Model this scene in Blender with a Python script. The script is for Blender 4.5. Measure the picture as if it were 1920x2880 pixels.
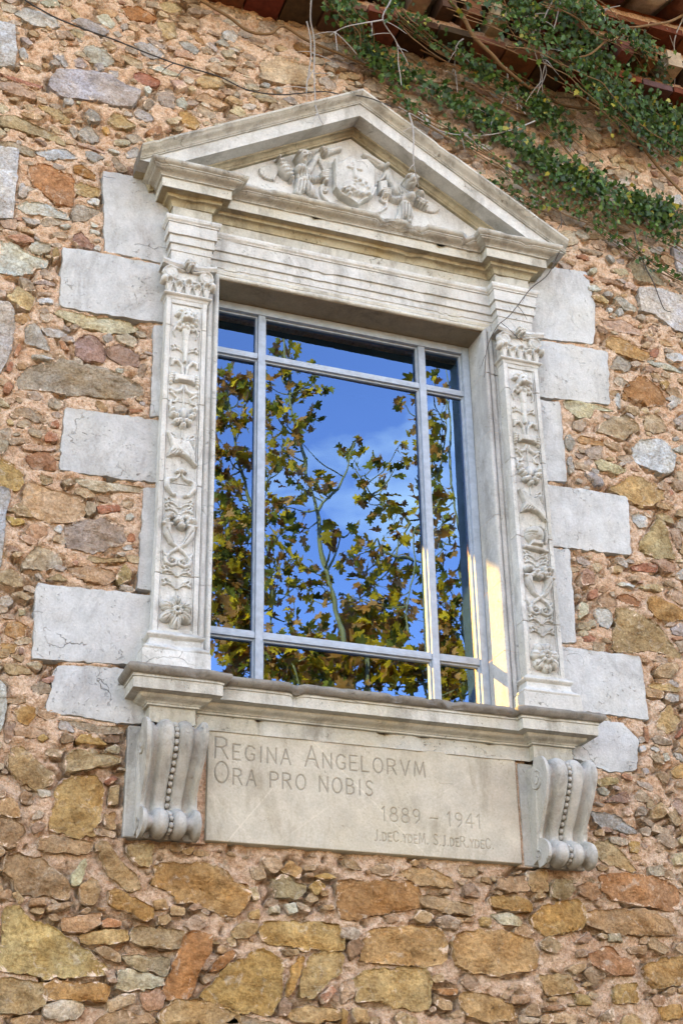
import bpy, bmesh, math, random
import numpy as np
from mathutils import Vector, Matrix

for _o in list(bpy.data.objects):
    bpy.data.objects.remove(_o)
scene = bpy.context.scene
COL = scene.collection
rng = random.Random(7)
nrng = np.random.RandomState(11)

# ------------------------------------------------------------------ camera
# metres; x along the wall, y into the building, z up, z = 0 at eye height (ground at -1.6)
GROUND = -1.6
IW, IH, FPX = 1920.0, 2880.0, 4158.45
YAW, PITCH, ROLL = 0.3630355, 0.4643496, -0.0180480
CAM = np.array([-2.10331, -5.31603, 0.0])
_f = np.array([math.sin(YAW)*math.cos(PITCH), math.cos(YAW)*math.cos(PITCH), math.sin(PITCH)])
_r = np.array([math.cos(YAW), -math.sin(YAW), 0.0])
_u = np.cross(_r, _f)
CR = math.cos(ROLL)*_r + math.sin(ROLL)*_u
CU = -math.sin(ROLL)*_r + math.cos(ROLL)*_u
CF = _f
cam_data = bpy.data.cameras.new('camera')
cam = bpy.data.objects.new('camera', cam_data)
COL.objects.link(cam)
cam_data.sensor_fit = 'VERTICAL'
cam_data.sensor_height = 36.0
cam_data.sensor_width = 24.0
cam_data.lens = FPX/IH*36.0
cam_data.clip_start = 0.05
cam_data.clip_end = 3000
cam.matrix_world = Matrix(((CR[0], CU[0], -CF[0], CAM[0]), (CR[1], CU[1], -CF[1], CAM[1]),
                           (CR[2], CU[2], -CF[2], CAM[2]), (0, 0, 0, 1)))
scene.camera = cam

# ------------------------------------------------------------------ sky, sun, exposure
SUN_TO = np.array([1.0, -1.0, -0.72]); SUN_TO = SUN_TO/np.linalg.norm(SUN_TO)
SUN_EL = math.asin(-SUN_TO[2])
SUN_AZ = math.atan2(-SUN_TO[0], -SUN_TO[1])          # clockwise from +Y
world = bpy.data.worlds.new('World')
scene.world = world
world.use_nodes = True
wn, wl = world.node_tree.nodes, world.node_tree.links
wn.clear()
w_out = wn.new('ShaderNodeOutputWorld')
w_bg = wn.new('ShaderNodeBackground')
w_sky = wn.new('ShaderNodeTexSky')
w_sky.sky_type = 'NISHITA'
w_sky.sun_disc = False
w_sky.sun_elevation = SUN_EL
w_sky.sun_rotation = SUN_AZ
w_sky.air_density = 1.0
w_sky.dust_density = 0.0
w_sky.ozone_density = 8.0
w_sky.altitude = 0
w_bg.inputs['Strength'].default_value = 0.12
# drifting fair-weather cloud all over the sky
w_tc = wn.new('ShaderNodeTexCoord')
w_map = wn.new('ShaderNodeMapping')
w_map.inputs['Scale'].default_value = (1.0, 1.0, 2.2)
w_map.inputs['Location'].default_value = (34.344, 35.990, 10.200)
w_no = wn.new('ShaderNodeTexNoise')
w_no.inputs['Scale'].default_value = 2.6
w_no.inputs['Detail'].default_value = 7
w_no.inputs['Roughness'].default_value = 0.55
w_ramp = wn.new('ShaderNodeValToRGB')
w_ramp.color_ramp.elements[0].position = 0.57
w_ramp.color_ramp.elements[1].position = 0.78
w_mix = wn.new('ShaderNodeMixRGB')
w_mix.inputs['Color2'].default_value = (8.0, 7.9, 7.7, 1)
wl.new(w_tc.outputs['Generated'], w_map.inputs['Vector'])
wl.new(w_map.outputs['Vector'], w_no.inputs['Vector'])
wl.new(w_no.outputs['Fac'], w_ramp.inputs['Fac'])
wl.new(w_ramp.outputs['Color'], w_mix.inputs['Fac'])
wl.new(w_sky.outputs['Color'], w_mix.inputs['Color1'])
wl.new(w_mix.outputs['Color'], w_bg.inputs['Color'])
wl.new(w_bg.outputs['Background'], w_out.inputs['Surface'])

sun_data = bpy.data.lights.new('sun', 'SUN')
sun = bpy.data.objects.new('sun', sun_data)
COL.objects.link(sun)
sun_data.energy = 2.8
sun_data.angle = math.radians(0.55)
sun_data.color = (1.0, 0.73, 0.28)
sun.rotation_euler = Vector(SUN_TO).to_track_quat('-Z', 'Y').to_euler()
sun.location = (-8, 8, 9)

vs = scene.view_settings
vs.view_transform = 'Standard'
vs.look = 'None'
vs.gamma = 1.0
vs.exposure = 3.54
vs.use_curve_mapping = False
vs.use_white_balance = True                           # the camera's setting for open shade
vs.white_balance_temperature = 13000
vs.white_balance_tint = 19
scene.cycles.max_bounces = 8
scene.cycles.diffuse_bounces = 1
scene.cycles.transparent_max_bounces = 12
scene.cycles.sample_clamp_indirect = 6
scene.cycles.use_denoising = True

# ------------------------------------------------------------------ helpers
def ray(px, py):
    d = CF + (px-IW/2)/FPX*CR - (py-IH/2)/FPX*CU
    return d
def un(px, py, y=0.0):                               # photo pixel -> (x, z) on the plane y
    d = ray(px, py)
    t = (y-CAM[1])/d[1]
    return CAM[0]+t*d[0], CAM[2]+t*d[2]
def crop(ox, oy, s):
    return lambda x, y, d=0.0: un(ox+x/s, oy+y/s, d)

def lat(ix, iy, iz):
    h = (ix.astype(np.uint32)*np.uint32(374761393) + iy.astype(np.uint32)*np.uint32(668265263) + iz.astype(np.uint32)*np.uint32(2147483647))
    h = (h ^ (h >> np.uint32(13)))*np.uint32(1274126177)
    h = h ^ (h >> np.uint32(16))
    return (h & np.uint32(0xffffff)).astype(np.float64)/float(0xffffff)
def vnoise(P):
    P = np.asarray(P, float)
    i = np.floor(P).astype(np.int64); f = P-i; f = f*f*(3-2*f)
    i = (i+100000)
    out = 0
    for dx in (0, 1):
        for dy in (0, 1):
            for dz in (0, 1):
                w = (f[:, 0] if dx else 1-f[:, 0])*(f[:, 1] if dy else 1-f[:, 1])*(f[:, 2] if dz else 1-f[:, 2])
                out = out + w*lat(i[:, 0]+dx, i[:, 1]+dy, i[:, 2]+dz)
    return out
def fbm(P, s, o=3, seed=0.0):
    P = np.asarray(P, float)*s+seed*17.31
    a, t, n = 0.5, 0, 0
    for k in range(o):
        t = t+a*vnoise(P*2**k+k*5.7); n += a; a *= 0.5
    return t/n*2-1

def lin(r, g, b):
    f = lambda c: (c/255/12.92) if c <= 10 else ((c/255+0.055)/1.055)**2.4
    return (f(r), f(g), f(b))

def mesh_obj(name, V, F, mat=None, parent=None, smooth=None, col=None):
    me = bpy.data.meshes.new(name)
    V = np.asarray(V, dtype=np.float32)
    if isinstance(F, np.ndarray):
        k = F.shape[1]; nf = F.shape[0]
        me.vertices.add(len(V)); me.vertices.foreach_set('co', V.ravel())
        me.loops.add(nf*k); me.loops.foreach_set('vertex_index', F.astype(np.int32).ravel())
        me.polygons.add(nf)
        me.polygons.foreach_set('loop_start', np.arange(0, nf*k, k, dtype=np.int32))
        me.update(calc_edges=True)
    else:
        me.from_pydata([tuple(v) for v in V.tolist()], [], F)
    if smooth is not None:
        me.polygons.foreach_set('use_smooth', np.ones(len(me.polygons), dtype=bool))
        if smooth < 180:
            me.set_sharp_from_angle(angle=math.radians(smooth))
    if col is not None:
        ca = me.color_attributes.new('col', 'FLOAT_COLOR', 'POINT')
        c = np.ones((len(V), 4), np.float32); cc_ = np.asarray(col, np.float32); c[:, :cc_.shape[-1]] = cc_
        ca.data.foreach_set('color', c.ravel())
    me.validate()
    o = bpy.data.objects.new(name, me)
    COL.objects.link(o)
    if mat: me.materials.append(mat)
    if parent: o.parent = parent
    return o
def tag(o, label=None, cat=None, group=None, kind=None):
    for k, v in (('label', label), ('category', cat), ('group', group), ('kind', kind)):
        if v: o[k] = v
    return o
def empty(name, loc, label=None, cat=None, group=None):
    o = bpy.data.objects.new(name, None); COL.objects.link(o)
    o.empty_display_size = 0.1
    o.location = loc
    return tag(o, label, cat, group, 'thing')
def put(o, parent):                                   # parent while keeping world coordinates
    o.parent = parent
    m = Matrix.Translation(parent.location) if parent.parent is None else Matrix.Identity(4)
    o.matrix_parent_inverse = m.inverted()
    return o

class MB:                                             # collects simple pieces into one mesh
    def __init__(s): s.v = []; s.f = []
    def add(s, V, F):
        n = len(s.v); s.v += [tuple(v) for v in V]; s.f += [tuple(i+n for i in f) for f in F]
    def box(s, x0, x1, y0, y1, z0, z1, b=0.0):
        if b <= 0:
            V = [(x, y, z) for x in (x0, x1) for y in (y0, y1) for z in (z0, z1)]
            s.add(V, [(0, 1, 3, 2), (4, 6, 7, 5), (0, 4, 5, 1), (2, 3, 7, 6), (0, 2, 6, 4), (1, 5, 7, 3)]); return
        bm = bmesh.new()
        bmesh.ops.create_cube(bm, size=1)
        for v in bm.verts:
            v.co = Vector(((x0+x1)/2+v.co.x*(x1-x0), (y0+y1)/2+v.co.y*(y1-y0), (z0+z1)/2+v.co.z*(z1-z0)))
        bmesh.ops.bevel(bm, geom=bm.edges[:], offset=b, segments=2, affect='EDGES', profile=0.7)
        bm.verts.index_update()
        s.add([v.co[:] for v in bm.verts], [[v.index for v in f.verts] for f in bm.faces]); bm.free()
    def tube(s, pts, rad, n=7, cap=True, squash=None):
        pts = [np.array(p, float) for p in pts]
        m = len(pts)
        if not hasattr(rad, '__len__'): rad = [rad]*m
        V = []; up = np.array([0.13, 0.31, 0.94])
        for i, p in enumerate(pts):
            t = pts[min(i+1, m-1)]-pts[max(i-1, 0)]; t = t/(np.linalg.norm(t)+1e-9)
            a = np.cross(t, up); na = np.linalg.norm(a)
            if na < 1e-3: a = np.cross(t, np.array([1.0, 0, 0])); na = np.linalg.norm(a)
            a /= na; b = np.cross(t, a)
            for k in range(n):
                w = 2*math.pi*k/n
                V.append(p+rad[i]*(math.cos(w)*a+math.sin(w)*b))
        F = [(i*n+k, i*n+(k+1) % n, (i+1)*n+(k+1) % n, (i+1)*n+k) for i in range(m-1) for k in range(n)]
        if cap: F += [tuple(range(n-1, -1, -1)), tuple(range((m-1)*n, m*n))]
        s.add(V, F)
    def build(s, name, mat=None, parent=None, smooth=None, col=None):
        o = mesh_obj(name, np.array(s.v), s.f, mat, None, smooth, col)
        if parent: put(o, parent)
        return o

def smooth_path(pts, step=0.02, wob=0.0, seed=0):
    P = np.array(pts, float); out = []
    Q = np.vstack([2*P[0]-P[1], P, 2*P[-1]-P[-2]])
    for i in range(len(P)-1):
        p0, p1, p2, p3 = Q[i], Q[i+1], Q[i+2], Q[i+3]
        n = max(2, int(np.linalg.norm(p2-p1)/step))
        for k in range(n):
            t = k/n
            out.append(0.5*((2*p1)+(-p0+p2)*t+(2*p0-5*p1+4*p2-p3)*t*t+(-p0+3*p1-3*p2+p3)*t**3))
    out.append(P[-1]); out = np.array(out)
    if wob:
        out[:, 0] += wob*fbm(out, 9, 2, seed+1); out[:, 2] += wob*fbm(out, 9, 2, seed+2); out[:, 1] += wob*0.6*fbm(out, 9, 2, seed+3)
    return out

# ------------------------------------------------------------------ materials
def new_mat(name):
    m = bpy.data.materials.new(name); m.use_nodes = True
    nt = m.node_tree; nt.nodes.clear()
    out = nt.nodes.new('ShaderNodeOutputMaterial')
    bs = nt.nodes.new('ShaderNodeBsdfPrincipled')
    nt.links.new(bs.outputs['BSDF'], out.inputs['Surface'])
    return m, nt, bs, out
class N:
    def __init__(s, nt): s.nt = nt
    def node(s, t, **k):
        n = s.nt.nodes.new(t)
        for a, v in k.items(): setattr(n, a, v)
        return n
    def link(s, a, b): s.nt.links.new(a, b)
    def coord(s, scale=(1, 1, 1), loc=(0, 0, 0)):
        g = s.node('ShaderNodeNewGeometry'); m = s.node('ShaderNodeMapping')
        m.inputs['Scale'].default_value = scale; m.inputs['Location'].default_value = loc
        s.link(g.outputs['Position'], m.inputs['Vector']); return m.outputs['Vector']
    def noise(s, vec, scale, detail=4, rough=0.55, dist=0.0):
        n = s.node('ShaderNodeTexNoise')
        n.inputs['Scale'].default_value = scale; n.inputs['Detail'].default_value = detail
        n.inputs['Roughness'].default_value = rough; n.inputs['Distortion'].default_value = dist
        s.link(vec, n.inputs['Vector']); return n.outputs['Fac']
    def ridge(s, vec, scale, detail=5, rough=0.6):
        n = s.node('ShaderNodeTexNoise'); n.noise_type = 'RIDGED_MULTIFRACTAL'; n.normalize = True
        n.inputs['Scale'].default_value = scale; n.inputs['Detail'].default_value = detail; n.inputs['Roughness'].default_value = rough
        s.link(vec, n.inputs['Vector']); return n.outputs['Fac']
    def voro(s, vec, scale, feat='F1', rnd=1.0):
        n = s.node('ShaderNodeTexVoronoi'); n.feature = feat
        n.inputs['Scale'].default_value = scale; n.inputs['Randomness'].default_value = rnd
        s.link(vec, n.inputs['Vector']); return n.outputs['Distance']
    def ramp(s, fac, a, b, ca=(0, 0, 0, 1), cb=(1, 1, 1, 1)):
        r = s.node('ShaderNodeValToRGB'); e = r.color_ramp.elements
        e[0].position = a; e[1].position = b; e[0].color = ca; e[1].color = cb
        s.link(fac, r.inputs['Fac']); return r.outputs['Color']
    def mix(s, fac, a, b, mode='MIX'):
        m = s.node('ShaderNodeMixRGB', blend_type=mode)
        for sock, v in ((m.inputs['Fac'], fac), (m.inputs['Color1'], a), (m.inputs['Color2'], b)):
            if isinstance(v, (int, float)): sock.default_value = v
            elif isinstance(v, tuple): sock.default_value = (*v[:3], 1)
            else: s.link(v, sock)
        return m.outputs['Color']
    def math(s, op, a, b=0.0):
        m = s.node('ShaderNodeMath', operation=op)
        for sock, v in ((m.inputs[0], a), (m.inputs[1], b)):
            if isinstance(v, (int, float)): sock.default_value = v
            else: s.link(v, sock)
        return m.outputs[0]
    def bump(s, h, strength, dist, prev=None):
        b = s.node('ShaderNodeBump'); b.inputs['Strength'].default_value = strength; b.inputs['Distance'].default_value = dist
        s.link(h, b.inputs['Height'])
        if prev is not None: s.link(prev, b.inputs['Normal'])
        return b.outputs['Normal']

def limestone(name, base, warm, warm_amt=0.3, dark=(0.24, 0.21, 0.18), dark_amt=0.25, pits=0.6, bump=1.0, seed=0.0, use_col=False):
    m, nt, bs, out = new_mat(name); n = N(nt)
    v = n.coord((1, 1, 1), (seed, seed*0.7, -seed))
    vs_ = n.coord((1, 1, 0.35), (seed*2, 1, 2))
    big = n.noise(v, 3.0, 5, 0.6); mid = n.noise(v, 14, 6, 0.65); fine = n.noise(v, 110, 4, 0.7)
    c = n.mix(n.ramp(mid, 0.32, 0.68), tuple(x*0.78 for x in base), base)
    c = n.mix(n.math('MULTIPLY', n.ramp(big, 0.48, 0.72), warm_amt), c, warm)
    st = n.noise(vs_, 7.0, 6, 0.7, 0.4)
    c = n.mix(n.math('MULTIPLY', n.ramp(st, 0.50, 0.70), dark_amt), c, dark)
    gr = n.noise(n.coord((1, 1, 0.6), (seed*1.3, 4, seed)), 2.4, 9, 0.72, 0.9)
    c = n.mix(n.math('MULTIPLY', n.ramp(gr, 0.55, 0.63), min(0.9, dark_amt*1.25)), c, tuple(0.6*a+0.4*b for a, b in zip(dark, base)))
    # pits and hairline cracks
    pm = n.ramp(n.noise(v, 6.0, 4, 0.6), 0.42, 0.66)
    pit = n.math('MAXIMUM', n.ramp(n.noise(v, 70, 3, 0.6, 0.8), 0.625, 0.69), n.math('MULTIPLY', n.ramp(n.noise(v, 27, 4, 0.7, 1.2), 0.64, 0.70), 0.8))
    pit = n.math('MULTIPLY', pit, pm)
    c = n.mix(n.math('MULTIPLY', pit, pits), c, tuple(x*0.9 for x in dark))
    wv = n.node('ShaderNodeVectorMath', operation='ADD')
    nz = n.node('ShaderNodeTexNoise'); nz.inputs['Scale'].default_value = 6; nz.inputs['Detail'].default_value = 5
    n.link(v, nz.inputs['Vector'])
    sc = n.node('ShaderNodeVectorMath', operation='SCALE'); sc.inputs['Scale'].default_value = 0.34
    n.link(nz.outputs['Color'], sc.inputs[0]); n.link(v, wv.inputs[0]); n.link(sc.outputs[0], wv.inputs[1])
    cr = n.voro(wv.outputs[0], 3.6, 'DISTANCE_TO_EDGE')
    crack = n.ramp(cr, 0.0, 0.0075, (1, 1, 1, 1), (0, 0, 0, 1))
    cm = n.math('MULTIPLY', crack, n.ramp(n.noise(v, 5.0, 3), 0.55, 0.66))
    c = n.mix(n.math('MULTIPLY', cm, 0.6), c, (0.24, 0.19, 0.14))
    c = n.mix(n.ramp(fine, 0.3, 0.7), n.mix(1.0, c, (0.80, 0.79, 0.78), 'MULTIPLY'), c)
    oi = n.node('ShaderNodeObjectInfo')
    c = n.mix(oi.outputs['Random'], n.mix(1.0, c, (0.86, 0.85, 0.84), 'MULTIPLY'), c)
    if use_col:
        at = n.node('ShaderNodeVertexColor', layer_name='col')
        c = n.mix(1.0, c, at.outputs['Color'], 'MULTIPLY')
    n.link(c, bs.inputs['Base Color'])
    bs.inputs['Roughness'].default_value = 0.85
    bs.inputs['Specular IOR Level'].default_value = 0.25
    h = n.math('ADD', n.math('MULTIPLY', mid, 0.6), n.math('MULTIPLY', fine, 0.25))
    h = n.math('SUBTRACT', h, n.math('MULTIPLY', pit, 0.5))
    h = n.math('SUBTRACT', h, n.math('MULTIPLY', cm, 0.8))
    n.link(n.bump(h, 0.8*bump, 0.008), bs.inputs['Normal'])
    return m

LIME = limestone('limestone', (0.76, 0.725, 0.68), (0.63, 0.53, 0.38), 0.35, dark=(0.20, 0.17, 0.135), dark_amt=0.55, pits=0.8)
LIME2 = limestone('limestone_ashlar', (0.64, 0.625, 0.605), (0.60, 0.53, 0.43), 0.45, dark=(0.24, 0.215, 0.19), dark_amt=0.55, pits=0.8, seed=3.1, bump=1.25)
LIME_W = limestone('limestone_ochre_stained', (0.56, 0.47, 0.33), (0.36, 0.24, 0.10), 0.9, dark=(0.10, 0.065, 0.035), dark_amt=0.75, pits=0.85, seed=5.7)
LIME_P = limestone('limestone_cream', (0.70, 0.645, 0.56), (0.58, 0.46, 0.29), 0.6, dark=(0.17, 0.135, 0.10), dark_amt=0.62, pits=0.8, seed=9.2)
LIME_C = limestone('limestone_grey_crown', (0.62, 0.57, 0.50), (0.50, 0.41, 0.28), 0.5, dark=(0.14, 0.115, 0.09), dark_amt=0.8, pits=0.7, seed=17.0)
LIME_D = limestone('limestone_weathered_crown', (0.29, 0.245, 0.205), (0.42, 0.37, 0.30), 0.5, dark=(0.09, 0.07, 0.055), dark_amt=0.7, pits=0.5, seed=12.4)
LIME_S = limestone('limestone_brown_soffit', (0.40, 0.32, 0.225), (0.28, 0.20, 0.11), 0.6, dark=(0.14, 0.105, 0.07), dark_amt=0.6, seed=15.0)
LIME_B = limestone('limestone_bracket', (0.62, 0.57, 0.515), (0.56, 0.47, 0.33), 0.5, dark=(0.17, 0.145, 0.12), dark_amt=0.75, seed=21.0)
PLAQ = limestone('limestone_plaque', (0.65, 0.555, 0.44), (0.53, 0.43, 0.30), 0.7, dark=(0.33, 0.26, 0.18), dark_amt=0.7, pits=0.6, bump=0.4, seed=30.0, use_col=True)

def rock_mat():
    m, nt, bs, out = new_mat('rubble_stone'); n = N(nt)
    at = n.node('ShaderNodeVertexColor', layer_name='col')
    v = n.coord()
    big = n.noise(v, 9, 5, 0.65, 0.5); mid = n.noise(v, 38, 6, 0.7, 0.3); fine = n.noise(v, 170, 3, 0.7)
    c = at.outputs['Color']
    c = n.mix(n.ramp(n.noise(v, 5.5, 4, 0.6, 0.6), 0.36, 0.64), n.mix(1.0, c, (1.0, 0.91, 0.79), 'MULTIPLY'), n.mix(1.0, c, (0.92, 0.97, 1.04), 'MULTIPLY'))
    c = n.mix(n.ramp(big, 0.35, 0.68), n.mix(1.0, c, (0.58, 0.53, 0.48), 'MULTIPLY'), c)
    c = n.mix(n.ramp(mid, 0.30, 0.62), n.mix(1.0, c, (0.66, 0.63, 0.61), 'MULTIPLY'), c)
    c = n.mix(n.math('MULTIPLY', n.ramp(n.noise(v, 16, 6, 0.75, 0.9), 0.57, 0.66), 0.5), c, (0.64, 0.52, 0.41))
    c = n.mix(n.math('MULTIPLY', n.ramp(n.noise(v, 55, 3, 0.6, 0.5), 0.66, 0.74), 0.7), c, (0.10, 0.075, 0.05))
    c = n.mix(n.ramp(fine, 0.25, 0.75), n.mix(1.0, c, (0.88, 0.88, 0.88), 'MULTIPLY'), c)
    c = n.mix(n.ramp(n.noise(v, 90, 4, 0.75, 0.4), 0.36, 0.58), n.mix(1.0, c, (0.60, 0.56, 0.52), 'MULTIPLY'), c)
    rim = n.math('ADD', at.outputs['Alpha'], n.math('MULTIPLY', n.math('SUBTRACT', n.noise(v, 17, 6, 0.75, 0.8), 0.5), 3.4))
    mc = n.mix(n.ramp(mid, 0.35, 0.65), (0.74, 0.47, 0.32), (0.90, 0.66, 0.50))
    c = n.mix(n.math('MULTIPLY', n.ramp(rim, 0.52, 0.70), 0.92), c, mc)
    n.link(c, bs.inputs['Base Color'])
    bs.inputs['Roughness'].default_value = 0.88
    bs.inputs['Specular IOR Level'].default_value = 0.25
    # bedding planes run roughly level through the blocks
    lay = n.noise(n.coord((8, 8, 17)), 1.6, 6, 0.65, 1.2)
    h = n.math('ADD', n.math('MULTIPLY', big, 1.2), n.math('MULTIPLY', lay, 0.6))
    h = n.math('ADD', n.math('MULTIPLY', h, 0.6), n.math('MULTIPLY', n.ridge(v, 13, 7, 0.62), 1.1))
    h = n.math('ADD', h, n.math('MULTIPLY', n.ridge(v, 45, 5, 0.6), 0.45)); h = n.math('ADD', h, n.math('MULTIPLY', fine, 0.2))
    n.link(n.bump(h, 1.0, 0.026), bs.inputs['Normal'])
    return m
ROCK = rock_mat()

def mortar_mat():
    m, nt, bs, out = new_mat('lime_mortar'); n = N(nt)
    v = n.coord()
    big = n.noise(v, 4, 5, 0.6); mid = n.noise(v, 30, 6, 0.72, 0.4); fine = n.noise(v, 150, 4, 0.75)
    c = n.mix(n.ramp(big, 0.35, 0.68), (0.88, 0.55, 0.37), (0.95, 0.69, 0.52))
    c = n.mix(n.ramp(mid, 0.32, 0.62), n.mix(1.0, c, (0.84, 0.76, 0.70), 'MULTIPLY'), c)
    c = n.mix(n.math('MULTIPLY', n.ramp(n.noise(v, 12, 5, 0.7, 0.6), 0.58, 0.68), 0.6), c, (0.58, 0.47, 0.36))
    c = n.mix(n.ramp(n.noise(v, 85, 4, 0.78, 0.5), 0.36, 0.58), n.mix(1.0, c, (0.62, 0.50, 0.43), 'MULTIPLY'), c)
    g = n.voro(v, 110, 'F1')
    c = n.mix(n.math('MULTIPLY', n.ramp(g, 0.10, 0.22, (1, 1, 1, 1), (0, 0, 0, 1)), 0.45), c, (0.60, 0.55, 0.50))
    c = n.mix(n.math('MULTIPLY', n.ramp(n.noise(v, 58, 4, 0.7, 0.5), 0.62, 0.69), 0.6), c, (0.22, 0.12, 0.08))
    n.link(c, bs.inputs['Base Color'])
    bs.inputs['Roughness'].default_value = 0.95
    bs.inputs['Specular IOR Level'].default_value = 0.15
    h = n.math('ADD', n.math('MULTIPLY', mid, 1.0), n.math('MULTIPLY', fine, 0.5))
    h = n.math('SUBTRACT', h, n.math('MULTIPLY', n.ridge(v, 34, 6, 0.65), 0.9))
    h = n.math('SUBTRACT', h, n.math('MULTIPLY', g, 0.35))
    n.link(n.bump(h, 1.0, 0.015), bs.inputs['Normal'])
    return m
MORTAR = mortar_mat()

def plain(name, col, rough=0.7, var=0.25, scale=20, bump=0.3, bdist=0.003, use_col=False, spec=0.3, trans=0.0):
    m, nt, bs, out = new_mat(name); n = N(nt)
    v = n.coord(); f = n.noise(v, scale, 5, 0.65)
    if use_col:
        at = n.node('ShaderNodeVertexColor', layer_name='col'); base = at.outputs['Color']
    else:
        base = n.mix(0.0, col, col)
    c = n.mix(n.ramp(f, 0.3, 0.7), n.mix(1.0, base, (1-var,)*3, 'MULTIPLY'), base)
    n.link(c, bs.inputs['Base Color'])
    bs.inputs['Roughness'].default_value = rough
    bs.inputs['Specular IOR Level'].default_value = spec
    if bump: n.link(n.bump(f, bump, bdist), bs.inputs['Normal'])
    if trans:
        tr = n.node('ShaderNodeBsdfTranslucent'); n.link(c, tr.inputs['Color'])
        mx = n.node('ShaderNodeMixShader'); mx.inputs['Fac'].default_value = trans
        n.link(bs.outputs['BSDF'], mx.inputs[1]); n.link(tr.outputs['BSDF'], mx.inputs[2])
        n.link(mx.outputs[0], out.inputs['Surface'])
    return m
PAINT = plain('blue_grey_window_paint', (0.40, 0.46, 0.53), 0.5, 0.30, 30, 0.25, 0.002, spec=0.4)
TILE = plain('terracotta', (0.30, 0.105, 0.055), 0.85, 0.5, 26, 0.7, 0.006, use_col=True, spec=0.2)
BARK = plain('vine_bark', (0.25, 0.13, 0.06), 0.85, 0.4, 60, 0.5, 0.003)
DRY = plain('dry_twig', (0.42, 0.38, 0.36), 0.8, 0.35, 80, 0.4, 0.002)
DARKTWIG = plain('dark_twig', (0.09, 0.07, 0.06), 0.8, 0.3, 80, 0.4, 0.002)
RUBBER = plain('black_cable', (0.045, 0.04, 0.04), 0.7, 0.3, 60, 0.2, 0.001)
IVY = plain('ivy_leaf', (0.05, 0.12, 0.03), 0.45, 0.3, 90, 0.3, 0.002, use_col=True, spec=0.3, trans=0.2)
PLANE = plain('plane_tree_leaf', (0.3, 0.25, 0.05), 0.6, 0.35, 25, 0.2, 0.003, use_col=True, spec=0.3, trans=0.35)
TRUNK = plain('plane_tree_bark', (0.34, 0.30, 0.20), 0.85, 0.45, 12, 0.4, 0.01)
DARK_GROUND = plain('dark_ground', (0.085, 0.075, 0.06), 0.95, 0.3, 6, 0.5, 0.02)  # unseen ground, darkened to cut the light bounced up under the ledges
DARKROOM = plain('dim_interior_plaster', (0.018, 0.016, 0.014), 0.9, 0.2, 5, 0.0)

def glass_mat():
    m, nt, bs, out = new_mat('window_glass'); nt.nodes.remove(bs); n = N(nt)
    t = n.node('ShaderNodeBsdfTransparent'); t.inputs['Color'].default_value = (0.62, 0.66, 0.66, 1)
    g = n.node('ShaderNodeBsdfGlossy'); g.inputs['Roughness'].default_value = 0.0
    g.inputs['Color'].default_value = (0.21, 0.55, 1.0, 1)
    g_n = n.bump(n.noise(n.coord(), 2.2, 2, 0.5), 0.06, 0.02)
    n.link(g_n, g.inputs['Normal'])
    lw = n.node('ShaderNodeFresnel'); lw.inputs['IOR'].default_value = 1.9
    mx = n.node('ShaderNodeMixShader')
    f = n.math('ADD', n.math('MULTIPLY', lw.outputs[0], 1.0), 0.125)
    n.link(f, mx.inputs['Fac']); n.link(t.outputs[0], mx.inputs[1]); n.link(g.outputs[0], mx.inputs[2])
    n.link(mx.outputs[0], out.inputs['Surface'])
    return m
GLASS = glass_mat()
# ------------------------------------------------------------------ ground and building shell (setting)
def sheet(name, x0, x1, y0, y1, z, mat):
    o = mesh_obj(name, [(x0, y0, z), (x1, y0, z), (x1, y1, z), (x0, y1, z)], [(0, 1, 2, 3)], mat)
    return tag(o, kind='structure')
sheet('ground', -700, 700, -700, 700, GROUND, DARK_GROUND)

# the room behind the window: dim, with a high window in its far wall that lets the low sun through
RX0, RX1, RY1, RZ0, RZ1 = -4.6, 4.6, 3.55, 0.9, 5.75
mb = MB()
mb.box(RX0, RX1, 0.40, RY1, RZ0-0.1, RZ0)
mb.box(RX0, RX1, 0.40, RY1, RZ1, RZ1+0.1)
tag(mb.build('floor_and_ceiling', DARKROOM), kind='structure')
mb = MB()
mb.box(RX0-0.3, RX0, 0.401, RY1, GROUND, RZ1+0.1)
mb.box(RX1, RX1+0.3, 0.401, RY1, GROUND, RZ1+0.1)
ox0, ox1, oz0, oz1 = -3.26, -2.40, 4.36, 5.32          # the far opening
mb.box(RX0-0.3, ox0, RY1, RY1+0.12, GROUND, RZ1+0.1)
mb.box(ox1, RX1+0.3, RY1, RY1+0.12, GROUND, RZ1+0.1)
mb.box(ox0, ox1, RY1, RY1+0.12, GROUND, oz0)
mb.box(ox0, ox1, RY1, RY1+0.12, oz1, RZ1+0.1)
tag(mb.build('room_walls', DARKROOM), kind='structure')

# ------------------------------------------------------------------ rubble wall
wall = empty('stone_wall', (0, 0, GROUND), 'rubble wall of tan, ochre and grey stones bedded in peach lime mortar', 'wall')
GX0, GX1, GZ0, GZ1 = -3.0, 3.4, -0.3, 5.64
mb = MB()
mb.box(-5.2, -0.70, 0.055, 0.40, GROUND, 5.95)
mb.box(0.70, 5.2, 0.055, 0.40, GROUND, 5.95)
mb.box(-0.70, 0.70, 0.055, 0.40, GROUND, 1.96)
mb.box(-0.70, 0.70, 0.055, 0.40, 3.99, 5.95)
mb.build('wall_core', MORTAR, wall)

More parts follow.
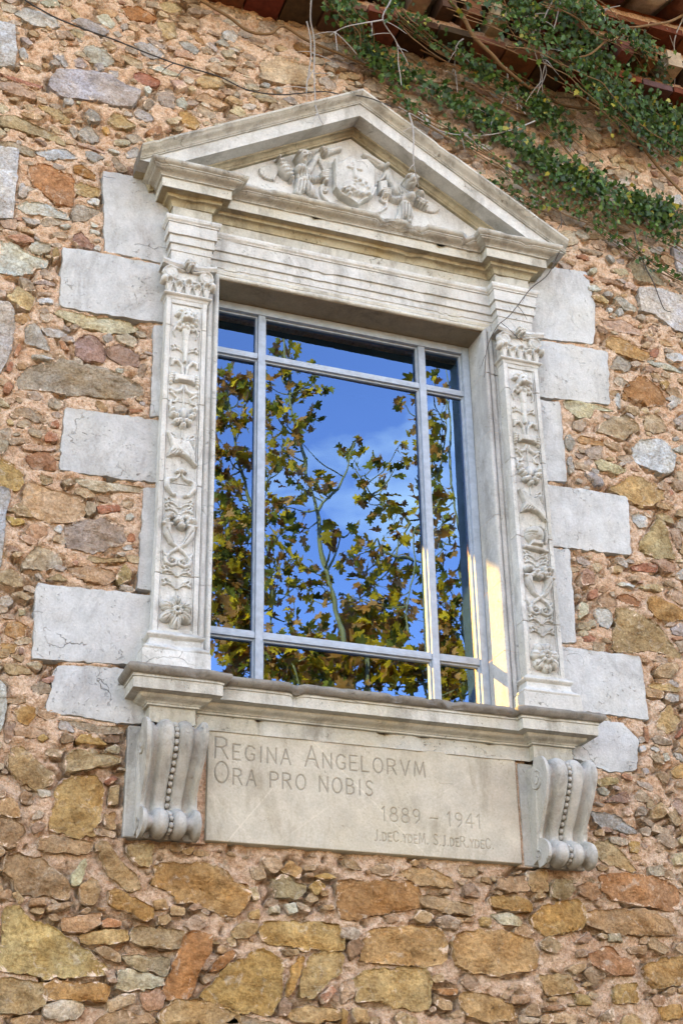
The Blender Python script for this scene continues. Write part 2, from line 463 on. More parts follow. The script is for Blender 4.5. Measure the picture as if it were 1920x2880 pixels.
TONE = dict(o=(200, 150, 92), O=(186, 120, 76), t=(190, 156, 118), T=(196, 164, 126), k=(178, 158, 138), g=(182, 178, 174),
            G=(184, 186, 190), B=(200, 203, 208), w=(224, 219, 213), c=(224, 197, 166), b=(190, 124, 98), r=(160, 124, 108),
            p=(208, 164, 144), y=(214, 168, 122))
CROPS = {
 'a': (0, 0, 1.6333), 'b': (0, 400, 2.45), 'c': (0, 1100, 2.45), 'd': (0, 1800, 2.45), 'e': (0, 2280, 1.6333),
 'f': (960, 2280, 1.6333), 'g': (1440, 700, 3.2667), 'h': (1440, 1400, 2.6133), 'i': (1000, 0, 1.7043), 'z': (0, 0, 1/1.22449)}
STONES = {
'a': '''B 0,105 70,125 75,240 65,305 0,305;w 60,60 120,30 250,80 280,120 240,130 150,110;k 250,140 320,150 350,185 280,180;b 300,190 360,195 370,210 320,210
g 330,100 390,85 470,110 500,140 470,160 400,140;w 440,75 490,70 530,110 510,130 470,110;O 560,30 640,30 720,80 680,100 600,90;y 730,20 790,10 840,40 810,60 750,50
g 380,235 420,205 480,220 530,280 510,300 430,290;G 235,370 270,325 400,330 500,350 560,390 640,420 600,490 520,490 420,460 300,450 240,410;g 240,240 290,240 320,300 300,310 260,270
g 340,275 370,265 400,295 390,315 350,305;g 230,285 255,275 280,300 245,305;g 430,300 460,290 485,320 450,330;g 500,320 550,325 540,360 505,345;b 615,335 650,330 740,370 735,385 690,400 625,370
w 660,405 680,395 700,415 685,435;p 775,370 840,375 860,400 820,415;p 800,235 850,230 900,260 890,275 810,260;g 90,230 110,220 135,260 110,275 90,255;g 95,175 130,180 155,205 130,215
y 895,370 940,340 1000,355 1035,380 1020,395 940,405;y 720,100 800,100 810,170 760,180;g 610,205 700,195 760,260 700,270 650,240;g 820,190 860,185 920,230 900,250 850,225
g 990,195 1020,180 1060,205 1040,215;g 945,205 970,195 1000,225 990,240;k 1010,230 1070,235 1090,270 1040,270;k 1030,275 1080,280 1090,305 1040,300;w 1020,150 1070,140 1090,170 1070,195 1030,180
O 1345,205 1380,195 1430,225 1420,260 1370,240;c 1200,290 1250,250 1440,310 1450,380 1400,395 1200,360;g 1190,395 1210,380 1240,390 1230,410;g 1255,410 1280,400 1300,415 1290,430
p 900,440 940,425 1050,480 1000,490 910,465;r 1005,430 1030,425 1040,445 1015,450;g 1070,430 1090,425 1105,440 1085,450;k 1150,430 1180,420 1260,455 1280,475 1200,470;g 1300,450 1340,450 1380,480 1330,480
p 945,305 990,295 1060,330 1040,345 980,330;g 290,455 320,450 345,470 330,485 300,480;g 395,520 410,500 450,520 460,550 420,560;t 505,545 530,515 580,545 620,580 600,600 560,595 510,570
g 615,520 640,500 690,520 705,550 670,565 630,545;k 660,470 690,450 710,475 690,500 665,500;k 720,420 780,410 810,450 800,500 740,480;g 810,460 840,445 860,480 850,510 820,490
o 820,520 860,515 920,570 900,600 850,580;g 1495,290 1520,285 1555,305 1540,320;w 1495,335 1515,330 1540,350 1515,355;k 0,540 80,540 180,580 290,640 300,670 220,640 100,600 0,580
k 165,440 210,450 220,480 180,470;t 175,480 280,510 330,560 300,570 200,510;p 0,370 70,380 165,420 160,455 90,440 0,410;b 0,340 40,350 200,395 180,405 60,375;r 150,640 180,640 220,660 210,675
g 320,590 340,575 370,600 345,635;g 360,620 400,575 460,625 450,655 390,655;o 465,590 490,580 510,615 490,620;b 670,610 700,590 740,580 740,620 690,625;k 520,650 570,640 600,660 590,675 530,670
g 520,150 545,145 565,165 545,172;g 555,120 580,110 590,135 565,145;g 530,80 550,80 560,105 545,105;w 680,310 720,300 840,350 760,345;b 540,10 560,0 580,20 560,25;g 180,10 260,0 280,30 220,40''',
'b': '''B 0,45 130,70 90,525 0,515;O 205,165 320,150 400,190 430,215 490,220 520,300 500,440 400,420 300,350 230,300 205,220;o 505,170 560,155 660,230 650,260 580,240 510,205
t 530,290 560,275 690,330 690,370 600,380 525,340;k 500,460 540,425 680,470 670,500 580,550 490,545;w 115,445 190,405 300,420 470,500 480,535 330,510 180,490;g 150,520 270,540 280,570 200,570
w 600,405 650,390 690,405 680,445 620,435;w 415,575 470,565 495,590 450,600;w 620,550 680,570 680,590 630,585;w 620,600 690,625 685,645 630,630;w 640,735 680,700 700,725 690,755
r 510,640 560,620 640,690 640,740 560,715 500,680;b 60,650 130,630 235,670 230,690 140,690;g 200,720 240,685 340,705 345,745 260,780 215,760;w 0,685 100,700 220,780 325,810 320,860 230,880 215,905 100,920 0,900
t 365,740 400,725 410,790 370,810;k 230,960 290,945 380,975 375,990 260,980;y 45,1060 130,1000 210,1050 240,1090 200,1155 110,1110;p 255,1035 355,1040 350,1060 260,1060;w 250,1095 330,1075 370,1095 365,1120 280,1120
k 275,1150 320,1140 340,1165 310,1185 275,1170;G 0,1100 60,1110 95,1160 100,1280 80,1430 40,1520 0,1590;t 110,590 180,590 245,625 240,640 150,620;g 180,1290 220,1255 260,1280 320,1370 345,1430 310,1430 165,1395
g 290,1280 380,1290 470,1330 400,1355 340,1345;r 515,1390 580,1325 640,1330 720,1400 740,1500 700,1520 560,1490 510,1440;r 745,1410 830,1395 960,1470 950,1545 840,1535 750,1490;g 710,1340 760,1320 780,1350 740,1390
c 380,1180 430,1150 600,1190 850,1230 960,1290 830,1320 600,1290 500,1240;k 130,1640 200,1560 400,1500 600,1540 800,1600 960,1680 970,1740 820,1770 500,1740 250,1700 150,1700;w 220,1475 280,1475 380,1500 330,1510 240,1500
g 800,1560 860,1560 850,1590 810,1585;k 330,1790 370,1765 430,1790 440,1830 360,1830;k 960,1540 1000,1520 1020,1550 990,1620 950,1620;b 100,1440 135,1380 150,1420 120,1480 95,1475;b 40,1570 70,1510 95,1530 70,1590
b 25,1680 60,1650 95,1690 60,1740 25,1725;b 405,1370 440,1370 480,1440 430,1430;w 250,60 450,40 540,110 330,120 260,80;g 585,65 660,75 720,110 640,150 600,110;k 770,110 800,95 880,200 830,210 780,150
r 880,165 930,200 920,240 890,210;p 530,10 730,60 720,80 560,35;k 0,0 100,5 245,60 230,100 150,80 0,30;g 860,80 930,30 960,45 940,110 880,110;w 740,45 830,75 820,90 750,65;g 130,300 160,280 195,350 180,385 130,380''',
'c': '''o 0,450 60,480 170,570 170,620 120,670 0,670;k 0,340 60,350 60,390 20,440 0,440;b 190,430 340,430 385,470 375,550 220,535 180,480;p 150,385 170,370 370,375 385,400 330,420 160,410;b 340,230 390,195 410,225 400,255 350,250
b 310,320 340,275 400,300 395,340 320,345;y 45,200 80,200 100,235 60,235;T 190,650 225,630 400,690 560,730 590,800 580,870 500,900 340,905 250,870 190,790 165,780;t 50,830 130,770 180,800 240,870 200,870
o 50,860 150,880 175,905 100,935 50,890;k 455,940 600,890 720,880 840,920 860,1010 840,1060 760,1080 700,1110 580,1110 470,1080 450,1010;w 870,850 910,835 930,865 905,890 870,885;w 375,945 410,920 435,950 420,985 375,965
b 875,1005 905,980 930,1000 930,1035 890,1040;w 845,1080 880,1060 925,1065 915,1090 860,1095;b 680,790 820,780 830,830 700,845 680,820;k 600,760 650,770 660,830 610,860 590,820
k 165,1170 260,1060 380,1100 430,1160 420,1200 300,1230 180,1220;t 0,1240 80,1235 150,1290 170,1350 80,1355 0,1330;t 320,1300 400,1250 470,1300 440,1310;t 450,1210 560,1200 780,1240 780,1300 740,1335 620,1330 520,1280
t 795,1290 860,1185 910,1260 900,1300 830,1330;t 600,1130 720,1150 870,1150 860,1175 660,1180 600,1160;o 35,1640 60,1590 130,1585 190,1620 180,1690 110,1705 50,1680;o 5,1740 60,1740 120,1750 110,1800 40,1810
r 130,1770 165,1765 165,1810 135,1820;k 130,1500 175,1490 180,1540 135,1550;t 25,1890 110,1880 210,1920 220,1955 60,1955;g 0,1420 60,1420 90,1460 30,1490 0,1470;G 0,675 60,685 75,740 40,850 30,1000 10,1190 0,1200
k 330,60 380,65 430,100 400,130 340,110;r 40,1060 100,1065 140,1095 60,1110;b 890,120 980,130 990,150 900,148;g 960,75 1000,80 1000,105 970,100;k 780,110 840,95 890,120 870,145 800,140;c 500,600 760,640 980,660 960,700 820,690 700,700 560,650''',
'd': '''o 85,490 160,440 240,470 245,530 190,590 130,560 100,500;r 40,580 80,560 110,570 85,670 60,710 30,690;T 50,850 110,720 170,750 280,860 370,930 370,980 270,1040 150,980 100,930;r 140,1070 170,1040 230,1060 235,1120 180,1140 145,1110
r 220,1290 260,1255 315,1270 290,1310 240,1330;r 410,690 440,640 515,660 510,700 430,720;o 520,690 560,650 640,650 740,720 700,720 560,715;r 715,680 760,650 830,660 820,700 740,710
t 460,780 520,755 700,780 830,800 820,850 740,880 480,910 455,860;k 730,750 790,720 830,740 820,790 740,770;b 725,960 790,935 815,960 760,1000 720,990;y 400,1020 440,950 600,940 690,960 710,1050 690,1200 660,1340 560,1350 345,1320 350,1240 390,1110
t 760,1020 820,1000 820,1130 750,1130;t 720,1190 800,1180 800,1300 760,1310 715,1270;k 0,1235 60,1230 170,1290 170,1340 100,1420 0,1410;t 0,1100 80,1080 130,1150 140,1220 60,1225 0,1210;t 290,1360 350,1350 600,1385 640,1400 630,1450 560,1470 275,1450
w 225,1210 270,1170 310,1190 290,1230 230,1240;k 460,560 560,560 700,590 840,600 840,640 720,645 560,620;p 280,280 380,240 370,290 320,300;G 0,280 40,330 45,430 30,560 0,640;o 255,680 300,650 340,680 290,705;p 0,1000 40,1020 40,1080 0,1090
r 650,1420 700,1385 760,1420 740,1465 660,1465''',
'e': '''r 35,205 90,195 110,215 170,215 270,290 310,330 300,400 210,385 90,370 70,310 25,280;t 370,350 420,310 455,340 450,400 430,430 380,410;t 450,150 500,160 550,230 620,290 640,340 610,370 560,345 500,290 470,220
o 720,260 800,240 830,250 940,240 1040,290 1060,330 1130,340 1135,400 1080,480 1010,470 900,420 830,415 800,370 720,340;o 500,375 540,360 690,440 700,480 660,500 510,430;t 705,415 760,410 770,450 715,460;k 1250,320 1300,300 1400,340 1390,400 1270,395
o 1290,280 1330,230 1390,265 1370,310;o 1420,350 1460,320 1490,350 1450,390;w 1235,445 1280,440 1280,475 1240,475;w 1300,430 1350,425 1370,465 1320,470;k 215,440 320,420 330,440 230,465;t 55,385 80,375 110,410 90,435;t 140,410 205,400 215,440 140,440
w 330,290 390,220 400,250 370,340 330,350;b 465,510 490,490 555,510 555,530 480,535;y 40,450 100,450 150,510 240,540 320,590 400,650 470,710 450,745 270,760 60,730 0,715 30,560;p 280,500 400,480 470,470 450,520 400,550 300,550
o 370,580 420,555 580,550 590,595 500,615 390,615;k 600,560 640,530 840,550 850,580 820,640 620,610;O 850,570 900,560 970,590 965,650 920,720 870,850 800,860 745,830 790,720 820,650;r 440,640 480,625 550,660 550,700 480,680
k 560,670 620,660 780,680 780,740 740,755 590,710;w 540,740 600,730 740,770 740,800 650,825 545,820;k 480,740 520,730 535,790 500,790;t 0,770 150,780 210,800 210,890 100,930 0,935;o 215,800 260,780 480,800 495,850 480,880 340,865 220,870
w 215,900 300,870 390,900 360,960 215,960;p 490,880 540,850 620,840 620,880 500,930;p 640,840 720,815 750,850 740,910 670,920;t 740,940 800,870 900,870 1080,920 1100,980 740,980;o 935,850 1060,700 1180,650 1230,650 1290,700 1280,850 1230,930 1100,920 980,880
O 965,740 1000,670 1070,640 1080,670 1010,730;r 925,770 960,750 970,780 940,795;t 1070,560 1110,510 1190,520 1190,550 1140,585 1080,580;o 1205,550 1230,510 1400,510 1540,530 1568,580 1560,640 1480,640 1300,620 1220,600
o 1310,850 1340,720 1380,670 1400,680 1360,800 1330,850;t 1390,780 1430,660 1480,650 1568,660 1568,750 1500,790 1440,860 1390,850;b 1465,850 1520,805 1545,830 1490,885;r 1280,880 1310,860 1340,890 1320,940 1280,940
o 1340,920 1400,900 1500,900 1568,920 1568,960 1420,975 1350,960;t 50,960 120,945 190,940 185,980 60,980;p 620,950 680,930 720,960 700,980 610,980;k 1290,640 1360,640 1370,660 1310,670;k 1145,360 1180,350 1190,410 1160,410;t 1140,470 1190,450 1190,500 1150,500
p 1200,210 1270,215 1300,260 1250,290 1210,250;t 590,160 700,150 700,240 640,260 600,210;o 1440,300 1500,290 1540,310 1480,320''',
'f': '''O 0,330 60,320 150,330 300,325 350,360 345,440 280,460 180,470 80,500 20,490 0,450;t 360,395 400,385 480,410 600,430 600,480 470,470 370,430;o 690,400 740,385 770,400 830,400 870,440 860,460 760,455 690,430;t 270,280 340,260 420,270 500,310 510,350 400,350 330,330
r 555,340 590,335 630,380 620,400 560,395;t 720,320 840,300 860,370 780,375 710,360;t 850,280 930,275 950,330 940,370 870,370;k 970,310 1050,320 1060,360 1020,410 960,390;r 1080,340 1180,330 1190,400 1150,420 1090,390
o 880,490 930,440 1060,410 1100,430 1115,500 1080,550 940,570 890,530;O 1200,300 1280,290 1460,310 1530,360 1540,430 1500,460 1400,440 1240,410 1210,370;t 1130,470 1250,450 1400,460 1500,510 1520,570 1360,570 1250,560 1140,520;k 440,500 490,480 540,510 530,550 460,540
o 630,500 650,485 685,500 680,540 640,530;w 690,480 750,465 820,500 820,530 730,520;t 330,490 350,455 420,480 400,520 340,510;w 0,540 40,530 90,560 60,590 0,580;o 100,620 150,550 260,530 440,540 470,600 465,690 380,715 270,700 110,690
r 25,610 70,585 100,610 80,660 40,690;o 520,600 560,560 700,555 860,590 900,640 880,720 700,760 540,720;y 75,780 130,735 380,725 405,780 395,900 330,915 180,880 80,870;p 0,790 50,770 60,850 0,890;t 545,860 580,830 700,860 770,890 790,950 700,975 560,930
O 1140,670 1210,620 1320,700 1330,750 1240,760 1150,710;o 1390,720 1450,680 1568,670 1568,800 1440,820 1400,780;t 910,600 960,580 1010,620 980,660 920,640;r 1080,600 1130,555 1145,590 1110,615;g 1225,570 1270,560 1290,610 1230,600
r 1310,630 1390,620 1390,660 1330,660;t 1150,150 1230,140 1300,210 1350,270 1320,280 1200,230 1170,190;g 1140,0 1270,20 1350,100 1300,105 1170,60;o 1320,140 1370,145 1360,200 1325,190;g 1410,260 1470,250 1480,300 1420,295;w 1520,200 1568,190 1568,255 1530,250
o 1155,90 1200,85 1210,115 1160,115;r 780,850 860,850 860,880 780,890;r 930,900 1000,890 1030,915 950,920;t 50,910 110,910 120,975 60,975;o 0,910 30,930 20,980 0,980;b 440,820 530,820 520,850 450,845;t 1060,840 1130,850 1150,900 1080,890
w 810,940 900,960 890,980 820,980;p 960,930 1080,935 1080,980 970,975;o 1460,900 1550,890 1568,950 1480,960;k 1190,940 1240,910 1250,960 1200,970;t 410,760 470,740 470,790 420,790;t 900,760 1040,750 1080,830 940,850;o 1250,800 1350,790 1360,880 1260,880''',
'g': '''b 580,65 640,55 705,90 690,110 600,90;g 860,60 890,60 940,110 920,130 880,100;k 600,0 780,20 830,50 770,70 650,40;w 710,190 760,175 775,210 740,235 705,220;b 640,245 660,235 740,280 735,300 690,285;p 755,285 800,255 1010,320 1010,345 850,310
p 1025,330 1060,300 1145,350 1140,390 1040,360;k 1090,120 1150,100 1290,200 1420,310 1400,340 1150,290 1080,180;B 1160,430 1180,370 1300,375 1568,440 1568,770 1480,740 1300,600 1190,570;g 830,400 870,385 920,420 910,450 850,440
g 930,450 980,430 1060,500 1130,530 1130,575 1020,560 970,500;y 720,440 800,420 890,490 860,510 760,490;w 870,545 910,545 920,570 885,595;w 955,560 990,550 1020,610 970,625;g 1135,620 1180,600 1220,630 1200,670 1140,650;r 780,700 830,720 880,770 850,790 790,760
p 820,650 1000,660 1180,740 1170,790 960,770 880,720;r 1240,740 1270,700 1310,760 1290,800;r 1210,830 1250,810 1280,840 1240,880;o 865,850 910,800 1060,840 1150,900 1250,950 1240,1000 1190,1025 1080,990 950,950 880,890;b 1265,925 1340,910 1350,960 1310,1005 1265,980
w 1400,970 1450,950 1568,975 1568,1040 1460,1030;g 1230,1040 1280,1020 1450,1070 1568,1130 1530,1140 1400,1110;r 1215,1080 1260,1070 1310,1110 1260,1140 1225,1120;g 940,1000 980,970 1100,1050 1050,1120 900,1100
O 1030,1280 1100,1210 1200,1160 1270,1220 1320,1240 1400,1370 1380,1430 1250,1450 1130,1400 1050,1340;o 1350,1220 1420,1215 1440,1250 1400,1290;w 1410,1440 1470,1400 1510,1440 1450,1485;k 1200,1580 1260,1510 1330,1530 1400,1600 1410,1680 1300,1700 1210,1660
k 800,1620 900,1550 1050,1540 1130,1600 1150,1660 1000,1740 900,1700 780,1680;k 560,1590 620,1565 690,1590 640,1680 580,1660;y 595,1740 650,1715 840,1770 830,1810 620,1785;w 1100,1830 1180,1760 1400,1760 1480,1900 1480,2030 1390,2065 1220,2000 1130,1950
g 490,1720 520,1710 575,1780 530,1870 490,1820;c 750,1950 800,1930 1030,2020 1030,2050 950,2070 800,2030;g 660,2060 700,2045 820,2120 820,2180 750,2180 690,2110;y 910,2210 1050,2110 1100,2090 1250,2130 1380,2220 1385,2300 1280,2350 1150,2340 1040,2290 960,2240
g 510,1920 540,1900 565,2040 530,2070 510,2050;w 1465,1850 1568,1800 1568,1895 1500,1870;g 1465,1745 1500,1725 1530,1755 1480,1770;g 1410,1370 1470,1350 1560,1380 1540,1420 1450,1400;g 1480,1570 1568,1510 1568,1650 1500,1620;b 1420,2230 1450,2210 1475,2250 1450,2270
c 470,1400 560,1390 800,1440 920,1490 850,1490 740,1480 720,1550 600,1540 490,1460;w 920,1385 970,1325 985,1380 990,1480 950,1440;O 1010,1330 1060,1350 1050,1400 1000,1380;w 690,345 760,335 820,380 740,395 690,375''',
'h': '''w 880,130 930,105 1000,150 990,210 930,220 890,170;T 930,340 1000,260 1070,155 1110,190 1170,350 1195,440 1090,445 980,420;k 1150,230 1230,220 1245,330 1210,365 1160,280;t 1065,120 1110,115 1190,170 1180,190 1100,165;b 870,500 960,485 1070,490 1060,550 960,540 880,530
p 1010,465 1100,450 1200,480 1200,540 1120,550 1080,500;t 720,510 780,500 820,530 790,560 740,550;t 870,575 940,565 940,610 880,600;w 760,640 800,620 900,650 880,670 790,655;t 920,655 1040,630 1110,660 1080,695 960,680;o 990,740 1060,725 1160,790 1254,840 1254,900 1130,910 1050,870 1000,800
O 780,720 840,700 940,760 930,800 850,790 790,750;T 770,820 860,815 970,880 1050,930 1150,1060 1230,1150 1230,1185 1130,1150 1000,1120 870,1140 750,1120 740,1020 770,940;k 490,920 600,900 610,950 540,980 480,960;w 610,815 690,810 735,890 710,965 640,940 620,880
c 480,820 510,760 565,790 550,850 490,895;b 510,1030 560,1005 610,1030 600,1060 530,1055;g 1165,960 1220,920 1254,930 1254,1020 1180,1000;b 1165,1030 1220,1020 1245,1045 1190,1055;t 1050,1280 1100,1230 1200,1220 1220,1260 1180,1330 1090,1320
y 1000,1380 1040,1360 1150,1370 1230,1400 1220,1430 1100,1415 1020,1400;y 1060,1620 1100,1570 1140,1530 1200,1590 1230,1640 1190,1700 1140,1740 1070,1690;b 960,1690 990,1690 1000,1800 970,1800;b 1195,1750 1254,1680 1254,1720 1210,1770;k 1020,1770 1070,1750 1160,1790 1160,1820 1060,1815
w 1005,1840 1040,1825 1085,1850 1060,1870;g 1105,1880 1140,1870 1160,1920 1120,1940;t 1050,2020 1100,2010 1155,2050 1135,2110 1080,2070;o 1165,2010 1220,1960 1254,1970 1254,2060 1190,2060;g 950,1990 990,1985 1005,2030 970,2030;t 610,2080 700,2050 780,2060 770,2100 640,2125
g 620,2140 670,2125 710,2160 690,2190 640,2180;r 670,2240 760,2180 850,2160 860,2240 740,2240;k 920,2290 960,2260 1000,2300 970,2340 930,2330;t 1020,2290 1080,2240 1150,2300 1090,2352 1020,2352;k 1160,2260 1200,2200 1254,2230 1254,2340
g 1205,560 1254,515 1254,600 1215,600;p 500,580 540,520 600,560 600,640 520,640;c 570,490 640,480 660,520 620,560;b 560,690 620,660 630,730 570,735;g 1180,1870 1230,1890 1254,1950 1200,1920;w 930,1830 970,1820 980,1860 940,1870''',
'i': '''w 840,750 900,730 980,800 960,820 870,790;g 820,840 860,830 880,870 840,870;w 1010,870 1060,850 1140,880 1120,900 1060,900;g 500,620 540,610 560,640 520,645;w 570,690 620,690 660,710 630,725;w 1340,640 1400,630 1460,690 1440,760 1380,720
g 840,930 880,930 885,980 850,990;k 900,1020 1000,1000 1120,1060 1200,1100 1100,1090 980,1070;w 300,410 350,410 410,450 370,450;w 280,530 350,560 360,590 310,580;g 970,770 1000,775 990,795;g 1180,1150 1240,1140 1290,1180 1240,1190
g 1400,1180 1480,1190 1460,1220 1410,1210;w 1500,940 1550,935 1568,980 1520,970;B 1510,1190 1568,1180 1600,1340 1540,1300;k 1270,990 1330,1000 1340,1030 1280,1020'''}
ASHLAR = '''236,392 310,405 400,430 400,610 372,605 300,590 240,578;143,568 240,582 372,610 400,615 400,745 365,742 280,730 137,705;353,748 400,750 400,962 345,958;149,935 365,965 400,968 400,1113 360,1110 250,1096 135,1080
330,1119 400,1120 400,1362 316,1352;85,1340 345,1367 400,1372 400,1528 330,1528 180,1522 72,1513;128,1528 270,1533 345,1550 345,1665 250,1658 105,1635
1200,640 1262,612 1345,625 1365,700 1365,770 1362,791 1250,779 1200,772;1200,780 1250,784 1395,808 1398,930 1250,914 1200,908;1210,914 1285,924 1302,1108 1220,1102;1215,1108 1340,1124 1440,1142 1450,1276 1270,1256 1220,1248
1225,1255 1307,1264 1322,1480 1240,1472;1240,1477 1330,1489 1470,1507 1490,1655 1390,1640 1290,1628 1240,1620;1290,1640 1380,1655 1430,1662 1465,1700 1460,1770 1400,1775 1330,1747 1290,1735'''

def parse(txt, c, coded=True):
    ox, oy, s = CROPS[c]; out = []
    for part in txt.replace('\n', ';').split(';'):
        w = part.split()
        if not w: continue
        code = w.pop(0) if coded else 'A'
        out.append((code, np.array([un(ox+float(a)/s, oy+float(b)/s, 0.0) for a, b in (q.split(',') for q in w)])))
    return out

# occupancy raster of the wall face, 8 mm cells
CELL = 0.008
NX, NZ = int((GX1-GX0)/CELL)+1, int((GZ1-GZ0)/CELL)+1
gx = GX0+np.arange(NX)*CELL; gz = GZ0+np.arange(NZ)*CELL
def poly_mask(P):
    i0, i1 = max(0, int((P[:, 0].min()-GX0)/CELL)-1), min(NX, int((P[:, 0].max()-GX0)/CELL)+2)
    k0, k1 = max(0, int((P[:, 1].min()-GZ0)/CELL)-1), min(NZ, int((P[:, 1].max()-GZ0)/CELL)+2)
    if i1 <= i0 or k1 <= k0: return None
    X, Z = np.meshgrid(gx[i0:i1], gz[k0:k1], indexing='ij')
    ins = np.zeros(X.shape, bool); n = len(P)
    for a in range(n):
        x1, z1 = P[a]; x2, z2 = P[(a+1) % n]
        if z1 == z2: continue
        cnd = ((Z < z1) != (Z < z2)) & (X < (x2-x1)*(Z-z1)/(z2-z1)+x1)
        ins ^= cnd
    return i0, i1, k0, k1, ins
OCC = np.zeros((NX, NZ), bool)
def stamp(P, arr):
    r = poly_mask(P)
    if r is None: return
    i0, i1, k0, k1, ins = r
    arr[i0:i1, k0:k1] |= ins
SURR = np.zeros((NX, NZ), bool)                        # covered by the window surround
for P in ([(-0.93, 1.99), (0.93, 1.99), (0.93, 4.42), (-0.93, 4.42)], [(-1.0, 1.86), (1.0, 1.86), (1.0, 2.02), (-1.0, 2.02)],
          [(-0.97, 1.37), (0.97, 1.37), (0.97, 1.9), (-0.97, 1.9)], [(-1.05, 4.38), (1.05, 4.38), (1.05, 4.46), (0, 5.10), (-1.05, 4.46)]):
    stamp(np.array(P), SURR)
OCC |= SURR

def tidy(P, step, jit, seed, rounds=1, cutc=0.10):
    P = np.array(P, float)
    for _ in range(rounds):                            # cut the traced corners
        A = P*(1-cutc)+np.roll(P, -1, 0)*cutc; B = P*cutc+np.roll(P, -1, 0)*(1-cutc)
        P = np.stack([A, B], 1).reshape(-1, 2)
    L = np.linalg.norm(np.roll(P, -1, 0)-P, axis=1); T = L.sum()
    n = int(min(96, max(9, T/step))); s = np.concatenate([[0], np.cumsum(L)])
    t = np.arange(n)/n*T
    k = np.searchsorted(s, t, 'right')-1
    f = (t-s[k])/np.maximum(L[k], 1e-9)
    Q = P[k]*(1-f[:, None])+np.roll(P, -1, 0)[k]*f[:, None]
    c = Q.mean(0); d = Q-c; r = np.linalg.norm(d, axis=1, keepdims=True)
    nz = fbm(np.c_[Q*1.0, np.full(len(Q), seed*1.7)], 30, 3, seed % 13)
    nz = nz+0.5*fbm(np.c_[Q*1.0, np.full(len(Q), seed*2.3)], 85, 2, seed % 11)
    return Q+d/np.maximum(r, 1e-6)*(nz*jit)[:, None]

def stone_geo(P, seed, proud, rough, flat=False):
    area = 0.5*abs(np.sum(P[:, 0]*np.roll(P[:, 1], -1)-P[:, 1]*np.roll(P[:, 0], -1)))
    size = math.sqrt(max(area, 1e-6))
    step = 0.012 if size > 0.06 else 0.009
    Q = tidy(P, step, 0.017*min(1, size/0.10) if not flat else 0.010, seed, 1, 0.10 if not flat else 0.02)
    c = Q.mean(0); n = len(Q)
    rr = np.random.RandomState(int(seed*977) % 100000)
    ring = [0.995, 1.0, 0.984, 0.93, 0.80, 0.60, 0.40, 0.20] if size > 0.07 else [0.99, 1.0, 0.96, 0.78, 0.42]
    dep = [-0.06, 0.0, 0.75, 0.95, 1.0, 1.05, 1.08, 1.1] if size > 0.07 else [-0.04, 0.0, 0.75, 0.98, 1.05]
    if flat: dep = [-0.045, -0.004, 0.85, 1.0, 1.0, 1.0, 1.0, 1.0][:len(ring)]; ring = [1.004, 1.0, 0.992, 0.96, 0.8, 0.6, 0.4, 0.2][:len(ring)]
    tilt = rr.uniform(-1, 1, 2)*(0.10 if not flat else 0.012)
    nf = 2 if size < 0.07 else rr.randint(3, 6)             # a few broken planes meeting in ridges
    fa = rr.uniform(0, 6.28)+np.arange(nf)*6.28/nf+rr.uniform(-0.4, 0.4, nf); fs = rr.uniform(0.10, 0.34, nf); fo = rr.uniform(-0.1, 0.35, nf)*size*0.25
    def facets(R_):
        e = R_-c
        return np.min([fo[q]-fs[q]*(e[:, 0]*math.cos(fa[q])+e[:, 1]*math.sin(fa[q])) for q in range(nf)], axis=0)*(0.0 if flat else 0.85)
    V = []
    for k, (a, d) in enumerate(zip(ring, dep)):
        R_ = c+(Q-c)*a
        q3 = np.c_[R_, np.full(n, seed*3.1)]
        if k < 2: h = np.full(n, d)
        else:
            # broken faces: a ridged fold plus a tilt
            fold = np.abs(fbm(q3, 7.0, 2, seed % 7))*1.2+0.5*fbm(q3, 21, 2, seed % 5)
            h = proud*d+rough*(fold-0.4)*min(1.0, size/0.12)*(0.4 if k == 2 else 1)+((R_-c)@tilt)*(0.5 if k < 4 else 1)
            h = np.maximum(np.minimum(h+facets(R_)*(0.4 if k == 2 else 1), proud*1.2+0.030), -0.006)
        V.append(np.c_[R_[:, 0], -h, R_[:, 1]])
    q3 = np.array([[c[0], c[1], seed*3.1]])
    hc = min(0.03+proud*1.2, facets(c[None])[0])+proud*dep[-1]+rough*(abs(fbm(q3, 7, 2, seed % 7)[0])*1.2+0.5*fbm(q3, 21, 2, seed % 5)[0]-0.4)*min(1, size/0.12)
    V = np.vstack(V+[np.array([[c[0], -hc, c[1]]])])
    F = []
    m = len(ring)
    area2 = np.sum(Q[:, 0]*np.roll(Q[:, 1], -1)-Q[:, 1]*np.roll(Q[:, 0], -1))
    for k in range(m-1):
        for j in range(n):
            a, b = k*n+j, k*n+(j+1) % n
            f = (a, b, b+n, a+n)
            F.append(f if area2 > 0 else f[::-1])
    for j in range(n):
        f = ((m-1)*n+j, (m-1)*n+(j+1) % n, m*n)
        F.append(f if area2 > 0 else f[::-1])
    al = np.concatenate([np.full(n, w) for w in ([0.7, 0.5, 0.42, 0.30, 0.12, 0, -0.1, -0.1] if m == 8 else [0.7, 0.5, 0.42, 0.28, 0.12])]+[np.zeros(1)])
    return V, F, al

pieces = []
seed = 1.0
for c in STONES:
    for code, P in parse(STONES[c], c):
        seed += 1.37
        # hand-traced outlines: widen a little so the joints stay as narrow as they look
        cc = P.mean(0); P = cc+(P-cc)*(1.10 if P[:, 1].mean() < 1.4 else 1.06)
        warm_zone = P[:, 1].mean() < 1.4
        pr = rng.uniform(0.008, 0.020) if warm_zone else rng.uniform(0.003, 0.014)
        rg = 0.030 if code in 'oOtTkry' else 0.022
        if code in 'BG': pr, rg = 0.012, 0.008
        pieces.append((code, P, pr, rg))
        stamp(P, OCC)
for P_ in parse(ASHLAR, 'z', False): stamp(P_[1], OCC)

